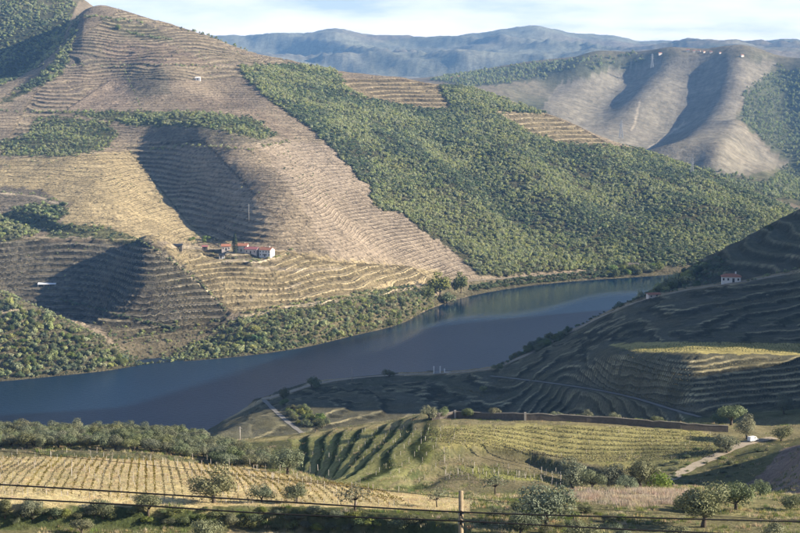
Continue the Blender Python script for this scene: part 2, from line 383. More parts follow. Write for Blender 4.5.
LOWT = [(150,248),(290,252),(330,262),(440,268),(440,285),(300,312),(240,318),(190,275)]
lowt = farm & in_poly(pxf, pyf, LOWT) & (Yf < 1480)
RISER[fr_[0]:fr_[1]] = np.maximum(RISER[fr_[0]:fr_[1]], terrace(fr_, lowt * 1.0, 4.0, 0.85, 5.0, 0.35, 62))
GULLYT = [(125,146),(240,138),(300,200),(320,245),(215,240),(190,225)]
gul = (farm & in_poly(pxf, pyf, GULLYT) & (Yf < 1800)) * (1 - sstep(-70, -5, pxf - (215 + (pyf - 138) * 0.95)))
RISER[fr_[0]:fr_[1]] = np.maximum(RISER[fr_[0]:fr_[1]], terrace(fr_, gul * 1.0, 4.2, 0.7, 4.0, 0.4, 63))
UPT = [(0,155),(30,100),(75,40),(120,10),(240,46),(330,72),(240,75),(330,84),(240,80),(110,80)]
upt = farm & in_poly(pxf, pyf, UPT) & (Yf > 1600)
RISER[fr_[0]:fr_[1]] = np.maximum(RISER[fr_[0]:fr_[1]], terrace(fr_, upt * 1.0, 4.6, 0.5, 9.0, 0.35, 64, amt=0.55))
PATCH1 = [(342,80),(400,79),(440,86),(450,108),(420,109),(375,101),(350,92)]
PATCH2 = [(495,112),(545,114),(580,127),(612,146),(560,144),(530,135)]
pat = farm & (in_poly(pxf, pyf, PATCH1) | in_poly(pxf, pyf, PATCH2)) & (Yf > 1600)
RISER[fr_[0]:fr_[1]] = np.maximum(RISER[fr_[0]:fr_[1]], terrace(fr_, pat * 1.0, 5.0, 0.8, 2.0, 0.4, 65))
# near slopes
RIDGE_I = 16
nr_ = band(590, 1180)
pxn, pyn = project(XX[nr_[0]:nr_[1]], YY[nr_[0]:nr_[1]], H[nr_[0]:nr_[1]])
nearm = ~FARSIDE[nr_[0]:nr_[1]] & ~INRIVER[nr_[0]:nr_[1]]
Yn = YY[nr_[0]:nr_[1]]
slope_m = nearm & (pxn > 250) & (pxn < 1000) & (Yn > 596) & (Yn < 850) & ~((pyn > 341) & (pyn < 357) & (pxn > 600))
RISER[nr_[0]:nr_[1]] = np.maximum(RISER[nr_[0]:nr_[1]], terrace(nr_, (slope_m & (Yn > 728 - 40 * sstep(640, 560, pxn))) * 1.0, 1.7, 0.95, 0.8, 0.45, 66, 0.0, 0.8 * LZ[RIDGE_I]))
RISER[nr_[0]:nr_[1]] = np.maximum(RISER[nr_[0]:nr_[1]], terrace(nr_, (slope_m & (Yn <= 728 - 40 * sstep(640, 560, pxn))) * 1.0, 1.5, 0.75, 1.0, 0.45, 69, 0.0, 0.35 * LZ[RIDGE_I]))
back_m = nearm & (pxn > 640) & (pxn < 1000) & (Yn > 930) & (Yn < 1150)
RISER[nr_[0]:nr_[1]] = np.maximum(RISER[nr_[0]:nr_[1]], terrace(nr_, back_m * 1.0, 6.0, 0.8, 4.0, 0.4, 67))
hr_ = band(390, 500)
pxh, pyh = project(XX[hr_[0]:hr_[1]], YY[hr_[0]:hr_[1]], H[hr_[0]:hr_[1]])
hump_m = sstep(0, 12, pxh - 285) * sstep(0, 25, 445 - pxh)
RISER[hr_[0]:hr_[1]] = np.maximum(RISER[hr_[0]:hr_[1]], terrace(hr_, hump_m, 1.7, 0.55, 0.8, 0.55, 68))
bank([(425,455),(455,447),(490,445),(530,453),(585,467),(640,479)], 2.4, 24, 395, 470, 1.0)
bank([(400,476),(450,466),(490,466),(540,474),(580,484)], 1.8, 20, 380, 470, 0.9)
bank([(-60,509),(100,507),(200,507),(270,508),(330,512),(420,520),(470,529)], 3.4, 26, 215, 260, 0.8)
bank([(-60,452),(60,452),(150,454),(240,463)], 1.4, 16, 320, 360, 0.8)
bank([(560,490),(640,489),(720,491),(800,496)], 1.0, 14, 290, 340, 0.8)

# tracks cut into the slopes: smooth lines along which the ground is levelled
def track_line(pts, y0, y1, sub=12, smooth=40):
    w = [at(a, b, y0, y1) for a, b in pts]; line = []
    for a, b in zip(w[:-1], w[1:]):
        for s in range(sub): line.append(a.lerp(b, s / sub))
    line.append(w[-1])
    for _ in range(smooth):
        line = [line[0]] + [(line[i-1] + line[i] * 2 + line[i+1]) / 4 for i in range(1, len(line)-1)] + [line[-1]]
    return line
def carve(line, r_in, r_out):
    ys_ = [p.y for p in line]; i, j = band(min(ys_) - r_out - 5, max(ys_) + r_out + 5)
    X_, Y_ = XX[i:j], YY[i:j]; best = np.full(X_.shape, 1e9); zb = np.zeros(X_.shape)
    for a, b in zip(line[:-1], line[1:]):
        vx, vy = b.x - a.x, b.y - a.y
        t = np.clip(((X_ - a.x) * vx + (Y_ - a.y) * vy) / (vx*vx + vy*vy + 1e-9), 0, 1)
        d = np.hypot(X_ - a.x - t*vx, Y_ - a.y - t*vy)
        k = d < best; best = np.where(k, d, best); zb = np.where(k, a.z + t * (b.z - a.z), zb)
    f = 1 - sstep(r_in, r_out, best)
    H[i:j] = H[i:j] * (1 - f) + zb * f
    RISER[i:j] *= 1 - f
TRACKS = {}
for nm, pts, wd, y0, y1, sm in (
    ('ridge_road', [(500,366),(530,351),(560,337),(600,317),(640,300),(690,289),(731,284),(770,277),(800,272),(840,265)], 2.6, 790, 900, 30),
    ('slope_track', [(490,376),(520,379),(560,384),(600,390),(630,396),(652,403),(675,411),(700,417)], 2.2, 596, 830, 160),
    ('bank_road', [(262,399),(285,394),(312,384),(350,377.5),(400,374.5),(450,373.5),(490,369)], 3.0, 700, 860, 30),
    ('gully_road', [(264,400),(276,412),(290,424),(302,433)], 2.2, 560, 800, 40),
    ('river_road', [(385,292),(440,283),(480,280),(520,277),(580,272.5),(640,269)], 4.5, 1380, 1700, 60),
    ('van_track', [(775,438),(755,441),(735,447),(712,458),(690,468),(668,480)], 3.2, 350, 470, 20)):
    TRACKS[nm] = (track_line(pts, y0, y1, 12, sm), wd)
    carve(TRACKS[nm][0], wd * 0.9, wd * 0.9 + 5.0)
# ------------------------------------------------------------------ land cover: the ground's colours
def mix(a, b, f): return a + (np.array(b) - a) * f[..., None]
px_all, py_all = project(XX, np.maximum(YY, 1), H)
n_big = fbm(XX, YY, 60, 4, 70); n_mid = fbm(XX, YY, 14, 3, 75); n_fine = fbm(XX, YY, 3.5, 2, 79)
COV = np.empty(H.shape + (3,))
COV[:] = (0.30, 0.235, 0.15)
STRIPE = np.zeros_like(H)
far = FARSIDE & ~INRIVER
SCRUB, GRASS, DRY, PALE, SOIL, SCHIST, GREEN = (0.050, 0.062, 0.026), (0.11, 0.135, 0.045), (0.37, 0.295, 0.165), (0.46, 0.38, 0.265), (0.20, 0.165, 0.125), (0.17, 0.145, 0.13), (0.07, 0.115, 0.035)
def soften(mask, amt=0.0):
    return mask.astype(float)
# far slope
sel = far & (YY < 2700)
c = COV
c[sel] = mix(np.broadcast_to(np.array((0.30, 0.24, 0.165)), H.shape + (3,)), (0.24, 0.195, 0.14), np.clip(n_big * 1.2 + 0.35, 0, 1))[sel]
def zone(poly, y0, y1, colour, amount=1.0, jitter=5.0, extra=None):
    """tint the land inside a photo-outlined plot, its edge broken up"""
    i, j = band(y0, y1)
    p, q = px_all[i:j] + jitter * n_mid[i:j], py_all[i:j] + jitter * 0.6 * n_fine[i:j]
    m = in_poly(p, q, poly).astype(float) * amount
    if extra is not None: m = m * extra[i:j]
    c[i:j] = mix(c[i:j], colour, m)
    return i, j, m
FOREST = [(238,66),(300,66),(330,70),(342,80),(350,92),(375,101),(420,109),(450,108),(440,86),(470,88),(495,98),(545,114),(495,112),(530,135),(560,144),(612,146),(640,150),(700,170),(760,195),(830,228),(830,262),(760,262),(640,268),(560,271),(500,276),(480,276),(455,252),(430,236),(400,212),(372,206),(370,188),(350,166),(330,146),(300,121),(270,101),(245,78)]
zone([(0,160),(60,156),(130,150),(165,190),(205,236),(260,244),(140,242),(60,232),(70,205),(40,190),(0,186)], 1250, 1800, DRY, 0.9)
zone([(255,250),(440,262),(440,286),(300,312),(240,316),(215,300),(150,250),(170,243)], 1200, 1520, DRY, 0.75)
zone([(250,135),(330,146),(400,212),(455,252),(470,275),(420,268),(330,258),(300,200)], 1300, 1900, (0.335, 0.27, 0.20), 0.8)
zone([(110,8),(240,46),(330,70),(330,140),(120,112),(60,100)], 1700, 2400, (0.27, 0.215, 0.155), 0.6)
for pl, cc in (([(58,66),(72,40),(92,38),(98,64)], (0.17, 0.145, 0.115)), ([(124,70),(165,68),(172,94),(136,97)], (0.19, 0.165, 0.12)), ([(95,18),(150,24),(175,42),(120,36)], (0.15, 0.135, 0.09)),
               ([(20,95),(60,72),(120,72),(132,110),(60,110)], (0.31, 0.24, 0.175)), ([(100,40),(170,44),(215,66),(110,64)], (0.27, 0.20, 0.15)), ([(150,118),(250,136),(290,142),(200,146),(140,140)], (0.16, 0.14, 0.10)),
               ([(0,186),(40,190),(66,206),(40,204),(0,212)], (0.15, 0.13, 0.10)), ([(170,98),(240,96),(300,140),(250,134)], (0.25, 0.195, 0.14))):
    zone(pl, 1350, 2400, cc, 0.8, 4)
zone(PATCH1, 1700, 2400, (0.29, 0.225, 0.14)); zone(PATCH2, 1700, 2400, (0.30, 0.24, 0.15))
zone(BASIN, 1180, 1400, (0.115, 0.105, 0.085), 0.9)  # basin soil darkened so that its shade reads deeper
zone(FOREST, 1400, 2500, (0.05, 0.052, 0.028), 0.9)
TOPWOOD = [(-60,90),(0,86),(40,66),(62,42),(76,8),(90,-30),(-60,-30)]
zone(TOPWOOD, 1900, 2700, (0.05, 0.055, 0.03), 0.95)
RIDGEWOOD = [(0,100),(25,86),(55,62),(66,40),(78,16),(72,50),(62,75),(30,92),(0,105)]
BELT1 = [(0,156),(0,140),(26,136),(34,118),(70,118),(104,122),(118,134),(104,150),(62,156)]
BELT2 = [(60,112),(130,112),(200,113),(246,117),(280,135),(262,140),(200,127),(130,126)]
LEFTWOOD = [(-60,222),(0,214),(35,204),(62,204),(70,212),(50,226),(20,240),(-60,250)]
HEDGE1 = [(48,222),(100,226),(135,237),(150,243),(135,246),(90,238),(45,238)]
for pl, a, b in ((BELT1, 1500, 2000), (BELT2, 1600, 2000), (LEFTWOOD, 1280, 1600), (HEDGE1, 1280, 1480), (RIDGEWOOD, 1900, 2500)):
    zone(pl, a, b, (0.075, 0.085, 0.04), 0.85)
KNOLL = [(-80,285),(0,290),(50,309),(100,337),(150,366),(148,372),(0,392),(-80,400)]
FOOT = [(95,322),(150,330),(205,316),(228,322),(200,345),(150,368),(125,352)]
STRIP = [(148,366),(165,356),(200,342),(222,325),(255,314),(300,308),(345,296),(400,287),(438,286),(442,300),(420,315),(400,327),(350,342),(300,353),(230,363),(170,366)]
zone(KNOLL, 1060, 1182, (0.11, 0.10, 0.06), 0.9); zone(STRIP, 1100, 1440, (0.12, 0.105, 0.06), 0.85)
i, j = band(1060, 2700)
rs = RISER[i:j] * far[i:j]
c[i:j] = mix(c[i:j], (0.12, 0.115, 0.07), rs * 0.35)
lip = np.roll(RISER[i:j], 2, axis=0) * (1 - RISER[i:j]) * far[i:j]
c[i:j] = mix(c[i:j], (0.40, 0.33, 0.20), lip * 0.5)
STRIPE[i:j] = far[i:j] * (1 - in_poly(px_all[i:j], py_all[i:j], FOREST)) * sstep(6, 16, H[i:j]) * np.maximum(AMT[i:j], np.clip(0.50 + 0.5 * fbm(XX[i:j], YY[i:j], 120, 3, 77), 0.15, 0.75))
# sandy foot along the water
c[:] = mix(c, (0.13, 0.115, 0.08), far * (1 - sstep(0.5, 2.0, H)) * 0.7 * sstep(440, 470, px_all))
c[:] = mix(c, (0.10, 0.09, 0.055), far * (1 - sstep(3.0, 9.0, H)) * 0.85 * (1 - sstep(440, 470, px_all)))
zone([(440,300),(440,284),(520,277),(640,268),(760,262),(760,290),(640,282),(520,290)], 1380, 1760, (0.11, 0.10, 0.06), 0.85, 4)
zone(FOOT, 1150, 1300, (0.13, 0.11, 0.07), 0.8, 4)
zone([(425,458),(455,448),(490,446),(530,454),(585,468),(640,480),(640,488),(585,480),(530,466),(490,457),(455,458)], 400, 460, (0.05, 0.065, 0.028), 0.9, 1.5)  # mid vineyard bank: shade painted in with the grass green
# distant hills
i, j = band(2420, 12600)
Yb = YY[i:j]
base = mix(np.broadcast_to(np.array((0.19, 0.16, 0.115)), H[i:j].shape + (3,)), (0.10, 0.105, 0.06), sstep(-0.05, 0.3, fbm(XX[i:j], Yb, 520, 4, 90)) * 0.8)
bl = sstep(2420, 2650, Yb)
c[i:j] = c[i:j] * (1 - bl[..., None]) + base * bl[..., None]
zone([(640,62),(690,54),(780,62),(742,100),(735,120),(772,152),(790,165),(740,178),(690,165),(640,150),(590,135),(540,110),(560,84),(610,72)], 2450, 4600, (0.215, 0.19, 0.145), 0.9, 3)
zone([(742,95),(770,72),(830,70),(830,205),(795,200),(760,185),(790,165),(772,150),(742,122)], 2400, 4600, (0.075, 0.085, 0.045), 0.85, 4)
zone([(430,80),(470,73),(530,64),(640,55),(648,62),(600,70),(540,80),(470,88)], 3300, 4700, (0.075, 0.08, 0.05), 0.8, 3)
zone([(640,175),(680,165),(740,178),(800,195),(830,215),(760,195)], 2300, 3000, (0.09, 0.095, 0.05), 0.8, 4)
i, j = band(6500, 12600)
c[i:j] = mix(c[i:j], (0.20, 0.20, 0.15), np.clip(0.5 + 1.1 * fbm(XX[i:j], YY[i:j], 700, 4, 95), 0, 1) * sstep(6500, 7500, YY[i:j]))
# near bank
near = ~FARSIDE & ~INRIVER
i, j = band(-250, 1700)
nb = near[i:j].astype(float); p, q = px_all[i:j], py_all[i:j]; Yb = YY[i:j]
basec = mix(np.broadcast_to(np.array((0.20, 0.175, 0.095)), p.shape + (3,)), (0.095, 0.10, 0.045), np.clip(0.4 + 1.3 * n_big[i:j] + 0.5 * n_mid[i:j], 0, 1))
c[i:j] = c[i:j] * (1 - nb[..., None]) + basec * nb[..., None]
zone([(-80,458),(60,457),(150,459),(250,468),(300,478),(400,494),(470,500),(470,512),(300,506),(-80,506)], 225, 345, (0.48, 0.39, 0.20), 0.95, 2)       # dry vineyard, left
zone([(240,514),(330,514),(430,524),(430,545),(215,545)], 190, 250, (0.37, 0.29, 0.16), 0.8, 6)
zone([(-80,510),(270,510),(250,522),(-80,522)], 190, 240, (0.08, 0.11, 0.035), 0.8, 4)
zone([(420,428),(480,424),(560,424),(700,431),(722,440),(712,460),(650,474),(600,466),(540,452),(500,445),(440,447)], 405, 482, (0.29, 0.26, 0.105), 0.9, 2)   # mid vineyard
zone([(430,452),(490,447),(560,462),(640,482),(560,490),(420,488)], 385, 445, (0.17, 0.145, 0.085), 0.6, 3)
zone([(450,466),(490,466),(545,476),(560,482),(480,478)], 385, 445, (0.28, 0.28, 0.085), 0.8, 2)
zone([(290,440),(350,430),(440,430),(430,460),(380,490),(300,470)], 385, 500, (0.24, 0.235, 0.09), 0.8, 3)
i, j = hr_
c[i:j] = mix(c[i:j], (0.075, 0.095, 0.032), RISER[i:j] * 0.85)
zone([(560,486),(660,486),(720,490),(690,503),(560,500)], 245, 330, (0.36, 0.285, 0.19), 0.85, 5)
zone([(700,494),(830,494),(830,520),(700,515)], 230, 320, (0.29, 0.26, 0.12), 0.7, 6)
zone([(640,445),(760,445),(800,420),(800,450),(740,485),(640,482)], 345, 440, (0.11, 0.115, 0.055), 0.6, 6)
zone([(800,430),(762,472),(735,490),(830,496),(830,420)], 300, 420, (0.22, 0.17, 0.14), 0.9, 4)
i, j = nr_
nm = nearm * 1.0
c[i:j] = mix(c[i:j], (0.092, 0.088, 0.062), nm * np.clip(0.85 + 0.5 * n_mid[i:j], 0, 1) * sstep(590, 610, YY[i:j]))  # slope soil darkened, shade put into its colour
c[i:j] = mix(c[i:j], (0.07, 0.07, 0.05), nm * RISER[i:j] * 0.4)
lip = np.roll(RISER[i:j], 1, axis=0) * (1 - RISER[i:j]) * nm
c[i:j] = mix(c[i:j], (0.34, 0.29, 0.16), np.clip(lip * (0.6 + n_mid[i:j]), 0, 1))  # dry tread lips, brightened as if they caught the sun
zone([(606,345),(640,342),(700,342),(830,344),(830,356),(700,353),(640,352)], 640, 740, (0.35, 0.30, 0.12), 0.95, 2)
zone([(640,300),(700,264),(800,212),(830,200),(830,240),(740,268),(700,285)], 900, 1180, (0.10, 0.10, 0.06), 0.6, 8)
c[:] = mix(c, (0.06, 0.075, 0.03), BANK_SHADE * np.clip(0.8 + 0.6 * n_mid, 0, 1))  # bank faces: dark grass green with shade put into it
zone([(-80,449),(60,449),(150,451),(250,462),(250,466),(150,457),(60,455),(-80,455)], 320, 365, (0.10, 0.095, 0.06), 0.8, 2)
# beaten tracks and pale edges
def track_tint(pts, width_px, y0, y1, colour, amount=0.9):
    i, j = band(y0, y1)
    d = poly_dist(px_all[i:j] + 0.8 * n_fine[i:j], (py_all[i:j] + 0.5 * n_fine[i:j]), pts)
    c[i:j] = mix(c[i:j], colour, amount * (1 - sstep(width_px * 0.5, width_px, d)))
for pts, w in (([(172,246),(200,248),(225,252),(255,262),(280,258)], 2.2), ([(225,262),(240,258),(262,268),(300,270),(340,268)], 2.2), ([(240,318),(300,305),(345,300),(385,292),(440,284)], 2.0),
               ([(300,283),(285,290),(262,292),(250,300)], 1.6), ([(0,193),(35,196),(66,206)], 1.3), ([(268,78),(290,73),(318,72)], 1.2), ([(150,246),(175,262),(205,288),(228,314)], 1.5), ([(0,312),(22,309)], 3.0)):
    track_tint(pts, w, 1100, 2400, PALE, 0.8)
for pts, w in (([(690,120),(660,140),(640,155)], 1.3), ([(640,100),(636,118),(632,130)], 1.2)):
    track_tint(pts, w, 2500, 4400, (0.5, 0.42, 0.3), 0.6)
track_tint([(500,366),(530,350),(560,336),(600,316),(640,299),(690,288),(731,284),(770,276),(800,271),(840,262)], 2.2, 790, 900, (0.36, 0.29, 0.17), 0.8)
track_tint([(400,374),(450,373),(500,367)], 2.5, 780, 900, (0.38, 0.30, 0.18), 0.8)
track_tint([(225,419),(262,400),(290,392),(312,384),(350,377)], 2.5, 700, 850, (0.40, 0.33, 0.2), 0.7)
track_tint([(230,442),(300,437),(350,429),(420,421)], 2.5, 460, 520, (0.36, 0.30, 0.14), 0.7)
c[:] = c * (1 + 0.25 * n_mid[..., None] + 0.18 * n_fine[..., None])
c[:] = np.where((FARSIDE)[..., None], c * 0.90, c)
c[:] = np.clip(c, 0.012, 0.7)
STRIPE = np.maximum(STRIPE, AMT * near)

# ------------------------------------------------------------------ materials
def nt(name):
    m = bpy.data.materials.new(name); m.use_nodes = True
    n, l = m.node_tree.nodes, m.node_tree.links
    b = n['Principled BSDF']
    b.inputs['Roughness'].default_value = 0.95
    b.inputs['Specular IOR Level'].default_value = 0.15
    return m, n, l, b
def math_node(n, l, op, a, b=None, cc=None):
    k = n.new('ShaderNodeMath'); k.operation = op
    for s, v in zip(k.inputs, (a, b, cc)):
        if v is None: continue
        if isinstance(v, (int, float)): s.default_value = v
        else: l.new(v, s)
    return k.outputs[0]
def noise(n, l, vec, scale, detail=4, rough=0.6):
    t = n.new('ShaderNodeTexNoise'); l.new(vec, t.inputs['Vector'])
    t.inputs['Scale'].default_value = scale; t.inputs['Detail'].default_value = detail; t.inputs['Roughness'].default_value = rough
    return t.outputs['Fac']
def scale_colour(n, l, col, fac):
    k = n.new('ShaderNodeVectorMath'); k.operation = 'SCALE'
    l.new(col, k.inputs[0])
    if isinstance(fac, (int, float)): k.inputs['Scale'].default_value = fac
    else: l.new(fac, k.inputs['Scale'])
    return k.outputs[0]
def ground_material(name, fine, coarse, stripe_step, stripe_amt, bump, speck=0.7):
    m, n, l, b = nt(name)
    g = n.new('ShaderNodeNewGeometry'); a = n.new('ShaderNodeAttribute'); a.attribute_name = 'cover'
    st = n.new('ShaderNodeAttribute'); st.attribute_name = 'stripe'
    nf = noise(n, l, g.outputs['Position'], fine, 5, 0.65); ncs = noise(n, l, g.outputs['Position'], coarse, 4, 0.6)
    f = math_node(n, l, 'MULTIPLY_ADD', nf, 1.5, 0.25)
    f2 = math_node(n, l, 'MULTIPLY_ADD', ncs, 0.7, 0.65)
    f = math_node(n, l, 'MULTIPLY', f, f2)
    sk = n.new('ShaderNodeMapRange'); sk.inputs['From Min'].default_value = 0.56; sk.inputs['From Max'].default_value = 0.66; sk.inputs['To Min'].default_value = 1.0; sk.inputs['To Max'].default_value = speck
    l.new(noise(n, l, g.outputs['Position'], fine * 0.9, 2, 0.5), sk.inputs['Value'])
    f = math_node(n, l, 'MULTIPLY', f, sk.outputs[0])
    lv = n.new('ShaderNodeAttribute'); lv.attribute_name = 'level'
    fr = math_node(n, l, 'FRACT', math_node(n, l, 'MULTIPLY_ADD', nf, 0.22, lv.outputs['Fac']))
    def ramp(x, lo, hi):
        k = n.new('ShaderNodeMapRange'); k.interpolation_type = 'SMOOTHSTEP'; k.inputs['From Min'].default_value = lo; k.inputs['From Max'].default_value = hi
        l.new(x, k.inputs['Value']); return k.outputs[0]
    wall = math_node(n, l, 'MULTIPLY', ramp(fr, 0.62, 0.70), math_node(n, l, 'SUBTRACT', 1.0, ramp(fr, 0.94, 1.0)))  # dark line: wall stone with its shadow put into the colour
    lip_light = math_node(n, l, 'SUBTRACT', 1.0, ramp(fr, 0.02, 0.2))  # tread lip: sunlit edge put into the colour
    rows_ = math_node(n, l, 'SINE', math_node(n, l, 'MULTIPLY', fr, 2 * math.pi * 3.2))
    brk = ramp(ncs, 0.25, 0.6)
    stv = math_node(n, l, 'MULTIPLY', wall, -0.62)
    stv = math_node(n, l, 'MULTIPLY_ADD', lip_light, 0.38, stv)
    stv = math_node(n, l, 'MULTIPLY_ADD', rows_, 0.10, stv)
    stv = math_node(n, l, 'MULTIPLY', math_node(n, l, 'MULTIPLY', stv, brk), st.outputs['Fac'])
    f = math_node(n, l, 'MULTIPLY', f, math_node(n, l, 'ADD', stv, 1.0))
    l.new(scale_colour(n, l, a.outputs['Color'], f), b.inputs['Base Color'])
    bp = n.new('ShaderNodeBump'); bp.inputs['Strength'].default_value = bump[0]; bp.inputs['Distance'].default_value = bump[1]
    hh = math_node(n, l, 'ADD', math_node(n, l, 'MULTIPLY', stv, bump[2]), nf)
    l.new(hh, bp.inputs['Height']); l.new(bp.outputs[0], b.inputs['Normal'])
    b.inputs['Specular IOR Level'].default_value = 0.0
    return m
M_NEAR = ground_material('near_ground', 1.3, 0.16, 2.0, 0.0, (0.7, 0.35, 0.0))
M_FAR = ground_material('far_ground', 0.33, 0.03, 2.3, 0.07, (1.0, 2.2, 1.2), 0.45)
M_DIST = ground_material('distant_ground', 0.06, 0.008, 9.0, 0.0, (0.5, 5.0, 0.0), 0.85)

def make_ground(name, qmask, material, st=1):
    """one sheet of land from the grid cells picked by qmask"""
    idx = np.arange(NY * NU).reshape(NY, NU)
    q = np.stack([idx[:-1, :-1], idx[:-1, 1:], idx[1:, 1:], idx[1:, :-1]], -1)[qmask]
    used, inv = np.unique(q.ravel(), return_inverse=True)
    co = np.stack([XX.ravel()[used], YY.ravel()[used], H.ravel()[used]], -1)
    me = bpy.data.meshes.new(name)
    me.vertices.add(len(co)); me.vertices.foreach_set('co', co.astype(np.float32).ravel())
    me.loops.add(q.size); me.loops.foreach_set('vertex_index', inv.astype(np.int32).ravel())
    me.polygons.add(len(q)); me.polygons.foreach_set('loop_start', np.arange(0, q.size, 4, dtype=np.int32))
    me.polygons.foreach_set('use_smooth', np.ones(len(q), bool))
    me.update(calc_edges=True)
    ca = me.attributes.new('cover', 'FLOAT_COLOR', 'POINT')
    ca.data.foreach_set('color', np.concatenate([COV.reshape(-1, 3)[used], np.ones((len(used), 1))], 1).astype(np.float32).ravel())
    for an, arr in (('stripe', STRIPE), ('level', LEVEL)):
        sa = me.attributes.new(an, 'FLOAT', 'POINT'); sa.data.foreach_set('value', arr.ravel()[used].astype(np.float32))
    me.materials.append(material)
    o = bpy.data.objects.new(name, me); COL.objects.link(o); o['kind'] = 'structure'
    return o
fs = FARSIDE[:-1, :-1]; yq = YY[:-1, :-1]
deep = (INRIVER & (WATER_GAP > 40))[:-1, :-1]
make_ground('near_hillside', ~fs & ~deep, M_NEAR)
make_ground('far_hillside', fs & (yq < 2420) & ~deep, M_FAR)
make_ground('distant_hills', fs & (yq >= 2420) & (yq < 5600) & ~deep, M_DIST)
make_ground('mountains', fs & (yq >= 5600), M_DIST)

# river
m, n, l, b = nt('river_water')
b.inputs['Base Color'].default_value = (0.003, 0.019, 0.044, 1); b.inputs['Roughness'].default_value = 0.08
b.inputs['Specular IOR Level'].default_value = 0.5; b.inputs['IOR'].default_value = 1.33
g = n.new('ShaderNodeNewGeometry')
mp = n.new('ShaderNodeMapping'); mp.inputs['Scale'].default_value = (0.5, 1.0, 1.0); mp.inputs['Rotation'].default_value = (0, 0, 0.5); l.new(g.outputs['Position'], mp.inputs['Vector'])
w1 = noise(n, l, mp.outputs[0], 0.55, 4, 0.6); w2 = noise(n, l, mp.outputs[0], 0.012, 3, 0.5)
bp = n.new('ShaderNodeBump'); bp.inputs['Distance'].default_value = 0.5
cal = n.new('ShaderNodeAttribute'); cal.attribute_name = 'calm'
rf = math_node(n, l, 'MULTIPLY_ADD', cal.outputs['Fac'], -0.85, 1.0)
ruf = n.new('ShaderNodeAttribute'); ruf.attribute_name = 'ruffle'
l.new(math_node(n, l, 'MULTIPLY', math_node(n, l, 'MULTIPLY_ADD', w2, 0.9, 0.45), rf), bp.inputs['Strength'])
l.new(math_node(n, l, 'MULTIPLY_ADD', math_node(n, l, 'MULTIPLY', rf, math_node(n, l, 'MULTIPLY_ADD', ruf.outputs['Fac'], 0.02, 0.36)), 1.0, -0.02), b.inputs['Roughness'])
l.new(w1, bp.inputs['Height']); l.new(bp.outputs[0], b.inputs['Normal'])
M_WATER = m
me = bpy.data.meshes.new('river')
cols = range(0, NU, 3); calm = []; ruffle = []
vs, fs_ = [], []
for k, jx in enumerate(cols):
    a, d = nw[jx] - 22, fw[jx] + 22
    for t in range(25):
        Yk = a + (d - a) * t / 24; calm.append(float((1 - sstep(0.30, 0.40, 1 - t / 24.0 + 0.05 * math.sin(US[jx] * 60))) * sstep(pix_u(330, 320), pix_u(440, 320), US[jx]))); ruffle.append(float(sstep(pix_u(300, 320), pix_u(520, 320), US[jx]))); vs.append((US[jx] * Yk, Yk, 0.0))
    if k:
        for t in range(24): fs_.append(((k-1)*25+t, k*25+t, k*25+t+1, (k-1)*25+t+1))
me.from_pydata(vs, [], fs_); me.materials.append(M_WATER)
ca = me.attributes.new('calm', 'FLOAT', 'POINT'); ca.data.foreach_set('value', np.array(calm, np.float32))
ca = me.attributes.new('ruffle', 'FLOAT', 'POINT'); ca.data.foreach_set('value', np.array(ruffle, np.float32))
o = bpy.data.objects.new('river', me); COL.objects.link(o); o['kind'] = 'structure'

# the air: even haze round everything
bpy_box = [(x, yv, z) for x in (-8000, 10500) for yv in (-420, 13200) for z in (-9, 640)]
me = bpy.data.meshes.new('haze')
me.from_pydata(bpy_box, [], [(0,1,3,2),(4,6,7,5),(0,4,5,1),(2,3,7,6),(0,2,6,4),(1,5,7,3)])
m = bpy.data.materials.new('haze_air'); m.use_nodes = True; m.node_tree.nodes.clear()
mo = m.node_tree.nodes.new('ShaderNodeOutputMaterial'); pv = m.node_tree.nodes.new('ShaderNodeVolumePrincipled')
pv.inputs['Color'].default_value = (0.25, 0.53, 1.0, 1); pv.inputs['Density'].default_value = 5.0e-5; pv.inputs['Anisotropy'].default_value = 0.0
m.node_tree.links.new(pv.outputs[0], mo.inputs['Volume'])
me.materials.append(m)
o = bpy.data.objects.new('haze', me); COL.objects.link(o); o['kind'] = 'stuff'
